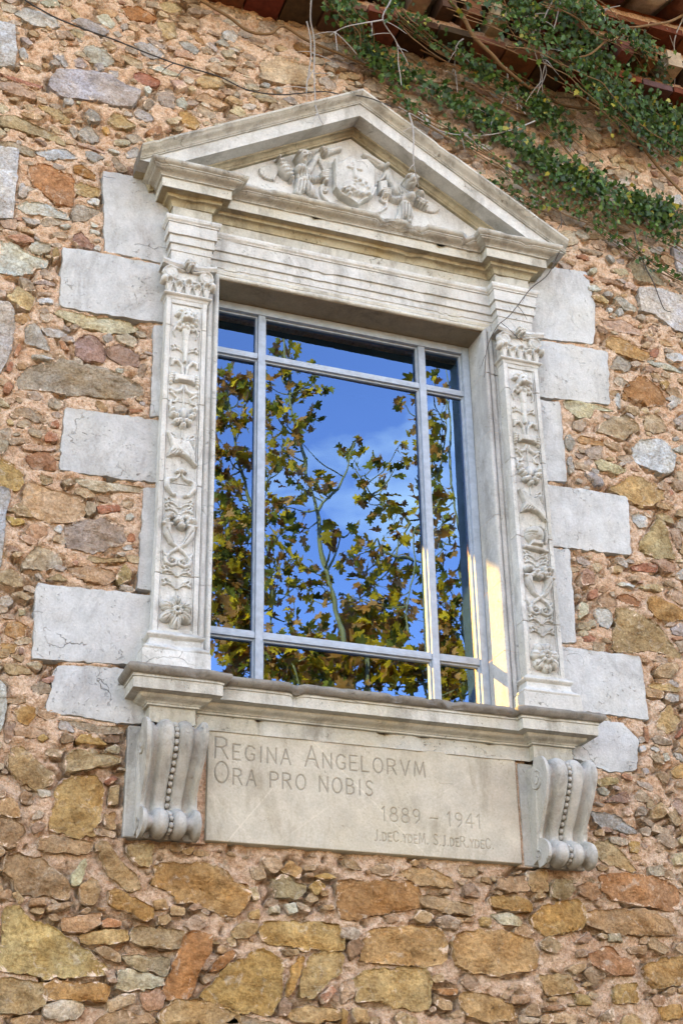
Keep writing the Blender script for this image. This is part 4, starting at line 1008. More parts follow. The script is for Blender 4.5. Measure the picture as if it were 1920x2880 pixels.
# ------------------------------------------------------------------ pilasters
D = crop(400, 680, 3.792); E_ = crop(400, 1280, 3.792); Fr = crop(1360, 760, 3.675); Gr = crop(1360, 1380, 3.676)
PB = 0.8105                                            # pilaster axis
def pilaster(side):
    c = side*PB; s0 = side
    hw = 0.09
    joints = [2.176, 2.425, 2.835, 3.225, 3.60, 3.742]
    root = None
    for i in range(5):
        o = block('shaft_block', c-hw, c+hw, -0.052, 0.03, joints[i]+0.0008, joints[i+1]-0.0008, LIME, surround, 0.0015, i*3.0+side)
        if root is None: root = o; o.name = 'pilaster'
        else: put(o, root)
    # raised border of the sunk panel, stone by stone
    for i in range(5):
        a, b = joints[i]+0.001, joints[i+1]-0.001
        for e in (-1, 1):
            block('border', c+e*hw-(0.020 if e > 0 else 0.0005), c+e*hw+(0.0005 if e > 0 else 0.020), -0.0605, -0.050, a, b, LIME, root, 0.002, i+e+7*side, chip=0.005)
            block('fillet', c+e*(hw-0.024)-0.0025, c+e*(hw-0.024)+0.0025, -0.0565, -0.050, a+0.001, b-0.001, LIME, root, 0.001, i+e)
    block('border', c-hw+0.02, c+hw-0.02, -0.060, -0.050, 3.716, 3.7415, LIME, root, 0.002, 3+side)
    block('border', c-hw+0.02, c+hw-0.02, -0.060, -0.050, 2.1765, 2.192, LIME, root, 0.002, 4+side)
    P = [(c-hw, 0.03), (c-hw, -0.06), (c+hw, -0.06), (c+hw, 0.03)]
    sweep('neck_moulding', P, [(-0.004, 3.738), (0.002, 3.738), (0.004, 3.742)]+arc(0.004, 3.743, 0.013, 3.752, -0.2, 4)+arc(0.013, 3.752, 0.013, 3.766, 0.4, 5)+[(0.0, 3.769)], LIME, root, 8+side, chip=0.005)
    sweep('base', P, [(0.0, 2.180), (0.006, 2.172), (0.012, 2.168)]+arc(0.014, 2.168, 0.014, 2.142, 0.45, 6)+[(0.013, 2.139), (0.015, 2.136)]+arc(0.015, 2.136, 0.034, 2.103, -0.18, 6)+[(0.036, 2.101)]+arc(0.036, 2.101, 0.038, 2.086, 0.35, 4)+[(0.036, 2.083)], LIME, root, 10+side, chip=0.012, thr=0.22)
    sweep('plinth', P, [(0.030, 2.085), (0.045, 2.084), (0.046, 2.078), (0.046, 2.000)], LIME, root, 12+side, chip=0.010, thr=0.26)
    # capital: bell, acanthus, volutes, abacus, rosette
    cb = block('capital', c-0.088, c+0.088, -0.058, 0.03, 3.767, 3.905, LIME, root, 0.004, 20+side)
    r = Relief(c-0.125, c+0.125, 3.762, 3.935, 0.0025)
    for q in range(5):                                  # upright leaves with curled tips
        x = c-0.084+q*0.042; hgt = 0.062 if q % 2 == 0 else 0.045
        for e in (-1, 0, 1):
            r.tube([(x+e*0.004, 3.768), (x+e*0.010, 3.768+hgt*0.6), (x+e*0.015, 3.768+hgt*(0.92 if e else 1.05))], [0.005, 0.007, 0.0075], 1.2)
        r.ell((x, 3.768+hgt), 0.017, 0.011, 0, 0.022)
        r.dot((x-0.009, 3.768+hgt*0.62), 0.0035, 0.010); r.dot((x+0.009, 3.768+hgt*0.62), 0.0035, 0.010)
    r.tube([(c-0.06, 3.842), (c, 3.838), (c+0.06, 3.842)], 0.004, 1.0)
    for e in (-1, 1):
        r.ell((c+e*0.082, 3.868), 0.034, 0.034, 0, 0.008, 0, 0.12)
        r.spiral((c+e*0.082, 3.868), 0.029, 1.7, 0.0065, -e, math.pi/2, 2.0)
        r.tube([(c+e*0.082, 3.899), (c+e*0.05, 3.893), (c+e*0.02, 3.888)], [0.008, 0.007, 0.005], 1.3)
        r.ell((c+e*0.108, 3.825), 0.018, 0.022, 0.5*e, 0.022)
    r.build('acanthus', -0.058, LIME, root)
    ab = []
    for k in range(13):
        t = -1+2*k/12; ab.append((c+t*0.122, -0.062-0.034*(0.35+0.65*abs(t)**2)))
    mbx = MB()
    top = [(x, y, 3.926+0.000*i) for i, (x, y) in enumerate(ab)]
    low = [(x*1.0, y+0.006, 3.900) for x, y in ab]; mid_ = [(x, y-0.003, 3.913) for x, y in ab]
    bk = [(c+0.122, 0.03), (c-0.122, 0.03)]
    allr = [[*lv, (bk[0][0], bk[0][1], lv[0][2]), (bk[1][0], bk[1][1], lv[0][2])] for lv in (low, mid_, top)]
    n_ = len(allr[0]); V = [p for a in allr for p in a]
    Fx = [(a*n_+j, a*n_+(j+1) % n_, (a+1)*n_+(j+1) % n_, (a+1)*n_+j) for a in range(2) for j in range(n_)]
    Fx += [tuple(range(n_-1, -1, -1)), tuple(range(2*n_, 3*n_))]
    mbx.add(V, Fx); mbx.build('abacus', LIME, root, 40)
    r = Relief(c-0.035, c+0.035, 3.87, 3.945, 0.0025)
    for q in range(6):
        w = q*math.pi/3+0.3
        r.ell((c+0.014*math.cos(w), 3.910+0.014*math.sin(w)), 0.012, 0.008, w, 0.012, 0.012)
    r.ell((c, 3.910), 0.008, 0.008, 0, 0.010, 0.016)
    r.build('rosette', -0.071, LIME, root)
    # panel carving, from top to bottom
    def rel(z0, z1): return Relief(c-0.074, c+0.074, z0, z1, 0.0024)
    y0 = -0.0515
    r = rel(3.52, 3.72)                                 # grotesque mask
    mz = 3.632
    for q in range(11):
        w = 2.4*math.pi/2+q*0.52
        r.ell((c+0.040*math.cos(w), mz+0.006+0.044*math.sin(w)), 0.017, 0.012, w+0.5, 0.016)
    r.ell((c, mz+0.008), 0.031, 0.040, 0, 0.030)
    r.ell((c-0.014, mz-0.004), 0.012, 0.010, 0, 0.007, 0.024); r.ell((c+0.014, mz-0.004), 0.012, 0.010, 0, 0.007, 0.024)
    for e in (-1, 1): r.dot((c+e*0.012, mz+0.013), 0.006, 0.013)
    r.cap((c, mz+0.014), (c, mz-0.002), 0.004, 0.007, 0.8, 0.028)
    r.groove((c-0.013, mz-0.017), (c+0.013, mz-0.017), 0.006, 0.016)
    for e in (-1, 1):
        r.tube([(c+e*0.008, mz-0.030), (c+e*0.026, mz-0.044), (c+e*0.044, mz-0.030)], [0.006, 0.009, 0.006], 1.0)
        r.tube([(c+e*0.045, mz-0.035), (c+e*0.055, mz-0.06), (c+e*0.046, mz-0.085)], [0.006, 0.004, 0.003], 0.9)
    r.plate([(c-0.020, mz-0.040), (c+0.020, mz-0.040), (c+0.009, mz-0.108), (c-0.009, mz-0.108)], 0.010, 0.003)
    r.build('mask_carving', y0, LIME, root)
    r = rel(3.215, 3.53)                                # torch stem, curling fronds and tablet
    r.plate([(c-0.012, 3.53), (c+0.012, 3.53), (c+0.007, 3.42), (c-0.007, 3.42)], 0.009, 0.003)
    for e in (-1, 1):
        r.tube([(c+e*0.006, 3.355), (c+e*0.012, 3.40), (c+e*0.032, 3.425), (c+e*0.052, 3.418), (c+e*0.056, 3.402)], [0.006, 0.007, 0.008, 0.009, 0.006], 1.0)
        for q in range(4): r.cap((c+e*(0.024+q*0.010), 3.424), (c+e*(0.026+q*0.012), 3.440-0.002*q), 0.004, 0.003, 1.0)
        r.tube([(c+e*0.006, 3.305), (c+e*0.014, 3.280), (c+e*0.036, 3.268), (c+e*0.056, 3.280)], [0.006, 0.007, 0.009, 0.006], 1.0)
        for q in range(4): r.cap((c+e*(0.026+q*0.009), 3.270), (c+e*(0.030+q*0.010), 3.256+0.002*q), 0.004, 0.003, 1.0)
        r.tube([(c+e*0.050, 3.262), (c+e*0.026, 3.240), (c+e*0.034, 3.222), (c+e*0.052, 3.216)], [0.006, 0.005, 0.005, 0.005], 1.0)
        r.ell((c+e*0.056, 3.335), 0.013, 0.034, 0.1*e, 0.012)
        for q in range(4): r.groove((c+e*0.044, 3.315+q*0.013), (c+e*0.068, 3.310+q*0.013), 0.003, 0.007)
    r.plate([(c-0.045, 3.358), (c-0.02, 3.351), (c+0.02, 3.351), (c+0.045, 3.358), (c+0.045, 3.312), (c+0.02, 3.321), (c-0.02, 3.321), (c-0.045, 3.312)], 0.013, 0.004)
    r.plate([(c-0.034, 3.349), (c+0.034, 3.349), (c+0.034, 3.323), (c-0.034, 3.323)], 0.002, 0.002, 0.013)
    r.cap((c, 3.31), (c, 3.20), 0.003, 0.003, 1.0)
    r.build('scroll_carving', y0, LIME, root)
    r = rel(3.05, 3.235)                                # hanging fruit
    r.ell((c, 3.165), 0.017, 0.030, 0, 0.016)
    fr = [(-0.045, 3.185), (0.045, 3.175), (-0.030, 3.150), (0.030, 3.148), (-0.012, 3.128), (0.014, 3.126), (0.0, 3.106), (-0.042, 3.160), (0.044, 3.152), (-0.026, 3.122), (0.030, 3.120)]
    for (x, z) in fr:
        r.ell((c+x*side, z), 0.0145, 0.0145, 0, 0.020)
        r.dot((c+x*side, z-0.004), 0.003, 0.007)
    for e in (-1, 1): r.tube([(c+e*0.052, 3.225), (c+e*0.058, 3.20), (c+e*0.048, 3.175)], [0.005, 0.007, 0.006], 1.0)
    r.cap((c, 3.235), (c, 3.19), 0.003, 0.003, 1.0); r.cap((c, 3.10), (c, 3.05), 0.003, 0.003, 1.0)
    r.build('fruit_carving', y0, LIME, root)
    r = rel(2.905, 3.075)                               # slanting hide or shield with fluttering ends
    r.plate([(c-0.064, 3.062), (c-0.035, 3.040), (c+0.01, 3.032), (c+0.040, 3.050), (c+0.062, 3.055), (c+0.056, 2.995), (c+0.062, 2.925), (c+0.030, 2.952), (c-0.01, 2.965), (c-0.062, 2.950), (c-0.044, 3.000)], 0.013, 0.006)
    for q in range(5): r.groove((c+0.020+q*0.009, 3.046), (c+0.052, 2.99-q*0.004), 0.003, 0.007)
    for q in range(4): r.groove((c-0.055+q*0.014, 2.957), (c-0.030+q*0.012, 2.985), 0.003, 0.006)
    r.tube([(c-0.060, 3.062), (c-0.02, 3.000), (c+0.03, 2.958), (c+0.062, 2.925)], [0.006, 0.008, 0.009, 0.005], 1.0, 0.006)
    r.build('drapery_carving', y0, LIME, root)
    if side < 0:
        r = rel(2.760, 2.905)                           # ribbon with two bows
        r.ell((c, 2.893), 0.020, 0.011, 0, 0.014)
        for q in range(4): r.ell((c-0.018+q*0.012, 2.886), 0.008, 0.007, 0, 0.012)
        for e in (-1, 1):
            r.tube([(c+e*0.004, 2.880), (c+e*0.018, 2.858), (c+e*0.040, 2.850), (c+e*0.058, 2.838), (c+e*0.056, 2.812), (c+e*0.036, 2.785), (c+e*0.022, 2.778)], [0.005, 0.006, 0.010, 0.012, 0.012, 0.009, 0.007], 1.0)
            r.dot((c+e*0.042, 2.838), 0.007, 0.012)
            r.ell((c+e*0.024, 2.780), 0.010, 0.009, 0, 0.012)
        r.build('ribbon_carving', y0, LIME, root)
    else:
        r = rel(2.755, 2.905)                           # helmet on a cushion
        r.ell((c-0.004, 2.842), 0.044, 0.044, 0, 0.034)
        r.plate([(c-0.028, 2.815), (c+0.026, 2.815), (c+0.034, 2.785), (c-0.036, 2.785)], 0.022, 0.008)
        r.tube([(c-0.052, 2.783), (c, 2.778), (c+0.054, 2.772)], [0.010, 0.013, 0.010], 1.1)
        r.groove((c-0.046, 2.848), (c-0.014, 2.836), 0.004, 0.014); r.groove((c-0.040, 2.834), (c-0.016, 2.826), 0.003, 0.010)
        r.tube([(c+0.030, 2.890), (c+0.055, 2.880), (c+0.060, 2.845), (c+0.052, 2.815)], [0.008, 0.010, 0.009, 0.007], 1.0)
        r.build('helmet_carving', y0, LIME, root)
    r = rel(2.455, 2.700)                               # crossed horns of plenty
    for e in (-1, 1):
        r.tube([(c+e*0.050, 2.632), (c+e*0.046, 2.600), (c+e*0.030, 2.566), (c, 2.543), (c-e*0.026, 2.524), (c-e*0.040, 2.508)], [0.019, 0.016, 0.012, 0.009, 0.007, 0.006], 1.0)
        r.tube([(c-e*0.040, 2.508), (c-e*0.052, 2.490), (c-e*0.046, 2.472), (c-e*0.028, 2.464), (c-e*0.008, 2.472), (c-e*0.006, 2.490), (c-e*0.022, 2.497)], [0.007, 0.009, 0.009, 0.007, 0.006, 0.005, 0.006], 1.0)
        r.ell((c-e*0.024, 2.483), 0.007, 0.007, 0, 0.010)
        r.tube([(c-e*0.050, 2.505), (c-e*0.062, 2.530)], [0.008, 0.003], 1.0)
        r.cap((c+e*0.034, 2.637), (c+e*0.068, 2.637), 0.007, 0.007, 1.0, 0.012)
        r.groove((c+e*0.053, 2.615), (c+e*0.020, 2.560), 0.003, 0.006)
    rr2 = np.random.RandomState(5+side)
    for q in range(18):
        x, z = rr2.uniform(-0.060, 0.060), 2.655+rr2.uniform(-0.012, 0.026)
        if abs(x) < 0.022: z -= 0.010
        r.ell((c+x, z), 0.012+rr2.uniform(0, 0.004), 0.012+rr2.uniform(0, 0.004), 0, 0.020+rr2.uniform(0, 0.006)); r.dot((c+x+0.002, z-0.003), 0.003, 0.006)
    r.build('cornucopia_carving', y0, LIME, root)
    for zc in (3.485, 3.05, 2.745, 2.715, 2.44, 2.385):  # tendrils threading the motifs together
        r = rel(zc-0.03, zc+0.03)
        r.cap((c-0.006, zc-0.020), (c+0.006, zc-0.020), 0.004, 0.004, 0.9)
        for e in (-1, 1):
            r.tube([(c+e*0.002, zc-0.020), (c+e*0.022, zc-0.004), (c+e*0.044, zc+0.002), (c+e*0.056, zc+0.014), (c+e*0.046, zc+0.022), (c+e*0.038, zc+0.014)], [0.0035, 0.004, 0.004, 0.004, 0.0035, 0.003], 0.9)
            r.ell((c+e*0.030, zc+0.008), 0.010, 0.006, 0.8*e, 0.006); r.ell((c+e*0.050, zc-0.004), 0.010, 0.006, -0.6*e, 0.006)
        r.build('tendril_carving', y0, LIME, root)
    for a, b in ((2.70, 2.76), (2.43, 2.457), (2.315, 2.43)):
        mbx = MB(); mbx.box(c-0.0022, c+0.0022, -0.0535, -0.050, a, b); mbx.build('stem', LIME, root)
    r = rel(2.190, 2.345)                               # large flower
    zc = 2.262
    if side < 0:
        for q in range(6):
            w = math.pi/2+q*math.pi/3
            r.ell((c+0.038*math.cos(w), zc+0.040*math.sin(w)), 0.034, 0.024, w, 0.024, 0, 0.6)
            for e in (-0.3, 0.0, 0.3):
                r.groove((c+0.018*math.cos(w), zc+0.018*math.sin(w)), (c+0.062*math.cos(w+e), zc+0.064*math.sin(w+e)), 0.003, 0.007)
        for q in range(7):
            w = q*0.9; r.ell((c+0.013*math.cos(w), zc+0.012*math.sin(w)), 0.0085, 0.0085, 0, 0.010, 0.016)
    else:
        for q in range(7):
            w = q*2*math.pi/7+0.3
            r.ell((c+0.043*math.cos(w), zc+0.046*math.sin(w)), 0.026, 0.025, w, 0.018, 0, 0.5)
            r.groove((c+0.03*math.cos(w), zc+0.03*math.sin(w)), (c+0.066*math.cos(w), zc+0.068*math.sin(w)), 0.003, 0.006)
        for q in range(8):
            w = q*2*math.pi/8; r.ell((c+0.021*math.cos(w), zc+0.021*math.sin(w)), 0.0115, 0.0105, w, 0.012, 0.014)
        r.ell((c, zc), 0.010, 0.010, 0, 0.010, 0.016); r.dot((c, zc), 0.004, 0.012)
    r.build('flower_carving', y0, LIME, root)
    return root
pilaster(-1); pilaster(1)

# ------------------------------------------------------------------ moulded architrave round the opening and its reveal
A_ = 0.65; ZT = 3.932
def jamb(side):
    prof = [(0.0, 0.20), (0.0, 0.004), (0.002, 0.0)]
    prof += [(0.002+0.022*(1-math.cos(math.pi*k/7))/2, -0.010*math.sin(math.pi*k/7)) for k in range(1, 8)]
    prof += [(0.026, 0.005), (0.029, 0.005), (0.031, -0.001), (0.046, -0.004), (0.052, -0.001), (0.053, 0.006), (0.056, 0.006), (0.060, 0.0), (0.082, 0.0)]
    prof = np.array(prof)
    js = [1.99, 2.30, 2.62, 2.95, 3.38, 3.70, ZT] if side > 0 else [1.99, 2.42, 2.78, 3.30, 3.62, ZT]
    for i in range(len(js)-1):
        zs = np.linspace(js[i]+0.0007, js[i+1]-0.0007, max(3, int((js[i+1]-js[i])/0.025)))
        cols = []
        for z in zs:
            zz = np.full(len(prof), z)
            if i == len(js)-2: zz = z+prof[:, 0]*(z-js[i])/(ZT-js[i])       # mitred into the lintel
            cols.append(np.c_[side*(A_+prof[:, 0]), prof[:, 1], zz])
        V = weather(np.vstack(cols), 0.0010, 0.005, 0.36, 60+i+side*5); k = len(prof); nc = len(cols)
        I = np.arange(nc*k).reshape(nc, k)
        Fq = np.stack([I[:-1, :-1], I[:-1, 1:], I[1:, 1:], I[1:, :-1]], -1).reshape(-1, 4)
        if side < 0: Fq = Fq[:, ::-1]
        put(mesh_obj('jamb_block', V, Fq, LIME2 if side > 0 else LIME, None, 32), surround)
    return prof
jp = jamb(-1); jamb(1)
xs = np.linspace(-A_, A_, 60); cols = []
for x in xs:
    cols.append(np.c_[x*(1+jp[2:, 0]/A_), jp[2:, 1], ZT+jp[2:, 0]*(0.95)])
V = weather(np.vstack(cols), 0.0012, 0.008, 0.3, 77); k = len(jp)-2; nc = len(cols); I = np.arange(nc*k).reshape(nc, k)
put(mesh_obj('lintel_moulding', V, np.stack([I[:-1, :-1], I[:-1, 1:], I[1:, 1:], I[1:, :-1]], -1).reshape(-1, 4), LIME_P, None, 32), surround)
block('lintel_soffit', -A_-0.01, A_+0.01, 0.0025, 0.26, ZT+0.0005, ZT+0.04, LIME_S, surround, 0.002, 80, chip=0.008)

# ------------------------------------------------------------------ sill
SIL = [(-0.90, 0.03), (-0.90, -0.065), (-0.72, -0.065), (-0.72, -0.025), (0.72, -0.025), (0.72, -0.065), (0.90, -0.065), (0.90, 0.03)]
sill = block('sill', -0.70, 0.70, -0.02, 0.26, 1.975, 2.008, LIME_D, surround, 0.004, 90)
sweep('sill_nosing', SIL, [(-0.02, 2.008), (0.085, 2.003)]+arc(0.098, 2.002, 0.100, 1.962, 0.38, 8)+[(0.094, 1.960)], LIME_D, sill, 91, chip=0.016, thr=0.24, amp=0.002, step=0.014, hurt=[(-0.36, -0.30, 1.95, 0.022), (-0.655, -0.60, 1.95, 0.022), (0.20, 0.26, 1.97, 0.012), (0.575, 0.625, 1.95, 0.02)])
sweep('sill_fascia', SIL, [(0.093, 1.9605), (0.089, 1.959), (0.089, 1.951), (0.084, 1.949), (0.084, 1.906)], LIME_P, sill, 92, chip=0.010, thr=0.26, step=0.014, hurt=[(-0.355, -0.305, 1.90, 0.022), (-0.64, -0.61, 1.90, 0.015)])
sweep('sill_bed', SIL, [(0.0845, 1.9055), (0.050, 1.902), (0.048, 1.896)]+cyma(0.046, 1.895, 0.016, 1.876)+[(0.012, 1.875), (0.012, 1.868), (0.0, 1.866)], LIME_P, sill, 93)
sweep('apron', SIL, [(0.0, 1.867), (0.0, 1.806)], LIME_P, sill, 94, amp=0.0025, chip=0.02, thr=0.2)

# ------------------------------------------------------------------ scroll brackets
def bracket(side, label):
    cx = -0.815 if side < 0 else 0.82
    root = empty('scroll_bracket', (cx, 0, 1.37), label, 'bracket', 'scroll brackets under the sill')
    block('back_plate', cx-0.150, cx+0.125, -0.012, 0.04, 1.374, 1.80, LIME_B, root, 0.004, 100+side, chip=0.01)
    S_ = smooth_path([(0.0, 1.772, 0), (0.07, 1.785, 0), (0.140, 1.778, 0), (0.172, 1.742, 0), (0.166, 1.69, 0), (0.130, 1.62, 0), (0.086, 1.555, 0), (0.054, 1.50, 0), (0.058, 1.466, 0), (0.092, 1.452, 0), (0.122, 1.434, 0), (0.130, 1.406, 0), (0.110, 1.383, 0), (0.06, 1.375, 0), (0.0, 1.378, 0)], 0.008)
    nt_ = 41
    t = np.linspace(-1, 1, nt_); at = np.abs(t)
    lobes = 0.027*np.sqrt(np.maximum(1-((at-0.31)/0.25)**2, 0))
    edge_ = 0.019*np.clip((at-0.78)/0.12, 0, 1)**0.7+0.010*np.clip((at-0.55)/0.3, 0, 1)**2
    prof = np.maximum(lobes, edge_)
    P = S_[:, :2]
    tg = np.gradient(P, axis=0); tg /= np.linalg.norm(tg, axis=1, keepdims=True)
    nrm = np.c_[-tg[:, 1], tg[:, 0]]                      # outward
    nrm = np.where((nrm[:, :1]*1.0 < -0.8), -nrm, nrm)
    sgn = np.sign((P-np.array([0.02, 1.58]))@np.array([1, 0]))
    width = 0.104+0.013*np.clip(np.abs(P[:, 1]-1.52)/0.20, 0, 1)**1.5
    m = len(P); V = np.zeros((m, nt_, 3))
    for i in range(m):
        q = np.array([-nrm[i, 0], -nrm[i, 1]]) if nrm[i, 0] < 0 else nrm[i]
        if P[i, 1] > 1.74 and nrm[i, 1] < 0: q = -nrm[i]
        fade = min(1.0, P[i, 0]/0.05)
        V[i, :, 0] = cx+t*width[i]
        V[i, :, 1] = -(P[i, 0]+q[0]*(prof-0.012)*fade)
        V[i, :, 2] = P[i, 1]+q[1]*(prof-0.012)*fade
    Vv = weather(V.reshape(-1, 3), 0.0012, 0.006, 0.36, 110+side)
    I = np.arange(m*nt_).reshape(m, nt_)
    Fq = np.stack([I[:-1, :-1], I[1:, :-1], I[1:, 1:], I[:-1, 1:]], -1).reshape(-1, 4)
    put(mesh_obj('scroll_face', Vv, Fq, LIME_B, None, 60), root)
    for e in (0, nt_-1):                                  # cheeks
        ring = Vv.reshape(m, nt_, 3)[:, e]
        mbx = MB(); mbx.add([tuple(p) for p in ring], [tuple(range(m)) if e == 0 else tuple(range(m-1, -1, -1))])
        ck = mbx.build('cheek', LIME_B, root)
        sx = ring[0, 0]+(-0.002 if e == 0 else 0.002)
        for (yc, zc, R0) in ((-0.095, 1.715, 0.052), (-0.066, 1.412, 0.026)):
            mbx = MB(); n_ = 34
            pts = [(ring[:, 0].mean()+(-0.0015 if e == 0 else 0.0015), yc+R0*(1-0.88*k_/n_)*math.cos(1.2-4.2*math.pi*k_/n_), zc+R0*(1-0.88*k_/n_)*math.sin(1.2-4.2*math.pi*k_/n_)) for k_ in range(n_+1)]
            mbx.tube(pts, [R0*0.11*(1-0.4*k_/n_) for k_ in range(n_+1)], 6); mbx.build('volute', LIME_B, root, 60)
    # bead string down the middle
    acc = 0.0
    for i in range(4, m-6):
        acc += np.linalg.norm(P[i]-P[i-1])
        if acc > 0.021:
            acc = 0.0
            bm = bmesh.new(); bmesh.ops.create_icosphere(bm, subdivisions=2, radius=1)
            q = np.array([-nrm[i, 0], -nrm[i, 1]]) if nrm[i, 0] < 0 else nrm[i]
            if P[i, 1] > 1.74 and nrm[i, 1] < 0: q = -nrm[i]
            for v in bm.verts: v.co = Vector((cx+v.co.x*0.010, -(P[i, 0]-q[0]*0.004)+v.co.y*0.012, P[i, 1]-q[1]*0.004+v.co.z*0.0115))
            me = bpy.data.meshes.new('bead'); bm.to_mesh(me); bm.free()
            me.polygons.foreach_set('use_smooth', np.ones(len(me.polygons), bool))
            me.materials.append(LIME_B); o = bpy.data.objects.new('bead', me); COL.objects.link(o); put(o, root)
    return root
bracket(-1, 'scroll bracket with bead string beside the start of the inscription')
bracket(1, 'scroll bracket with bead string beside the dates end of the plaque')

for e in (-1, 1):
    block('mortar_joint', e*0.679-0.028, e*0.679+0.028, -0.006, 0.05, 1.37, 1.83, MORTAR, surround, 0.003, 130+e, amp=0.004)
# ------------------------------------------------------------------ inscribed plaque
GL = {
 'R': [[(0, 0), (0, 1), (.35, 1), (.55, .9), (.55, .65), (.35, .52), (0, .52)], [(.3, .52), (.62, 0)]],
 'E': [[(.5, 0), (0, 0), (0, 1), (.5, 1)], [(0, .52), (.4, .52)]],
 'G': [[(.62, .85), (.45, .98), (.25, .98), (.06, .8), (0, .5), (.06, .2), (.25, .02), (.45, .02), (.62, .14), (.62, .45), (.42, .45)]],
 'I': [[(.1, 0), (.1, 1)]], 'N': [[(0, 0), (0, 1), (.6, 0), (.6, 1)]], 'A': [[(0, 0), (.33, 1), (.66, 0)], [(.12, .36), (.54, .36)]],
 'L': [[(0, 1), (0, 0), (.48, 0)]],
 'O': [[(.35 + .35*math.cos(k*math.pi/8), .5+.5*math.sin(k*math.pi/8)) for k in range(17)]],
 'V': [[(0, 1), (.32, 0), (.64, 1)]], 'M': [[(0, 0), (.1, 1), (.4, .15), (.7, 1), (.8, 0)]],
 'P': [[(0, 0), (0, 1), (.35, 1), (.55, .88), (.55, .62), (.35, .48), (0, .48)]],
 'B': [[(0, 0), (0, 1), (.32, 1), (.48, .88), (.48, .66), (.32, .54), (0, .54)], [(.32, .54), (.54, .42), (.54, .14), (.34, 0), (0, 0)]],
 'S': [[(.5, .86), (.34, .99), (.14, .97), (.04, .8), (.1, .6), (.42, .42), (.5, .22), (.38, .04), (.16, 0), (0, .13)]],
 'J': [[(.3, 1), (.3, .1), (.15, -.08), (0, 0)]], 'D': [[(0, 0), (0, 1), (.3, 1), (.56, .8), (.62, .5), (.56, .2), (.3, 0), (0, 0)]],
 'C': [[(.6, .84), (.45, .98), (.25, .98), (.06, .8), (0, .5), (.06, .2), (.25, .02), (.45, .02), (.6, .16)]],
 'Y': [[(0, 1), (.28, .5), (.56, 1)], [(.28, .5), (.28, 0)]],
 '1': [[(0, .82), (.16, 1), (.16, 0)]],
 '8': [[(.28+.22*math.cos(k*math.pi/6), .76+.23*math.sin(k*math.pi/6)) for k in range(13)], [(.28+.28*math.cos(k*math.pi/6), .26+.27*math.sin(k*math.pi/6)) for k in range(13)]],
 '9': [[(.26+.24*math.cos(k*math.pi/6), .72+.26*math.sin(k*math.pi/6)) for k in range(13)], [(.5, .7), (.46, .3), (.2, 0)]],
 '4': [[(.42, 0), (.42, 1), (0, .32), (.6, .32)]], '-': [[(0, .45), (.5, .45)]], '.': [[(.06, .0), (.07, .06)]], ' ': []}
def adv(ch):
    fix = {'I': .2, '1': .3, '.': .16, ' ': .34, 'J': .36}
    return fix[ch] if ch in fix else max(p[0] for st in GL[ch] for p in st)
def text_strokes(txt, x0, x1, z0, H, small=0.72):
    # capital initials larger than the rest; spread to fill x0..x1
    L = []; w = 0.0
    for tok in txt:
        big = tok.isupper() or not tok.isalpha(); sc = 1.0 if big else small
        ch = tok.upper(); a = adv(ch)*sc; L.append((ch, w, sc)); w += a+0.26*(1 if ch != ' ' else 0.6)
    w -= 0.26; k = (x1-x0)/w
    out = []
    for ch, off, sc in L:
        for st in GL[ch]: out.append([(x0+(off+p[0]*sc)*k, z0+p[1]*H*sc) for p in st])
    return out
K = crop(320, 1820, 1.12)
PY_ = -0.020
plq = empty('inscribed_plaque', (0, PY_, 1.379), 'cream stone plaque carved with a Latin inscription and two dates', 'plaque')
XP0, XP1, ZP0, ZP1 = -0.657, 0.657, 1.379, 1.816
res = 0.0021
px_ = np.arange(XP0, XP1+res/2, res); pz_ = np.arange(ZP0, ZP1+res/2, res)
PXg, PZg = np.meshgrid(px_, pz_, indexing='ij'); DEP = np.zeros(PXg.shape); INK = np.zeros(PXg.shape); SCR = np.zeros(PXg.shape)
def carve(strokes, r, dep, ink, scr=0.0):
    for st in strokes:
        for (a, b) in zip(st[:-1], st[1:]):
            i0, i1 = np.searchsorted(px_, [min(a[0], b[0])-3*r, max(a[0], b[0])+3*r]); k0, k1 = np.searchsorted(pz_, [min(a[1], b[1])-3*r, max(a[1], b[1])+3*r])
            if i1 <= i0 or k1 <= k0: continue
            Xs, Zs = PXg[i0:i1, k0:k1], PZg[i0:i1, k0:k1]
            dx, dz = b[0]-a[0], b[1]-a[1]; t = np.clip(((Xs-a[0])*dx+(Zs-a[1])*dz)/(dx*dx+dz*dz+1e-12), 0, 1)
            w = np.clip(1.25-np.hypot(Xs-a[0]-t*dx, Zs-a[1]-t*dz)/r, 0, 1)
            DEP[i0:i1, k0:k1] = np.maximum(DEP[i0:i1, k0:k1], w*dep); INK[i0:i1, k0:k1] = np.maximum(INK[i0:i1, k0:k1], w*ink)
            SCR[i0:i1, k0:k1] = np.maximum(SCR[i0:i1, k0:k1], w*scr)
def ln(txt, a, b, ht, r, small=0.72, ink=0.55):
    xa, za = K(*a, PY_); xb, zb = K(*b, PY_)
    z0 = (za+zb)/2
    carve(text_strokes(txt, xa, xb, z0, ht, small), r, 0.0045, ink)
ln('Regina Angelorvm', (319, 350), (980, 408), 0.083, 0.0033)
ln('Ora pro nobis', (317, 428), (815, 467), 0.083, 0.0033)
ln('1889 - 1941', (845, 548), (1158, 571), 0.056, 0.0029, ink=0.28)
ln('J.deC.ydeM. S.J.deR.ydeC.', (822, 608), (1195, 638), 0.041, 0.0024, 0.78, 0.22)
for a, b, s in (((630, 300), (985, 657), .55), ((358, 612), (500, 445), .6), ((290, 440), (430, 600), .35), ((520, 615), (680, 500), .28), ((1000, 480), (1130, 400), .3), ((380, 340), (440, 285), .3)):
    carve([[K(*a, PY_), K(*b, PY_)]], 0.0030, 0.0, 0.0, s)
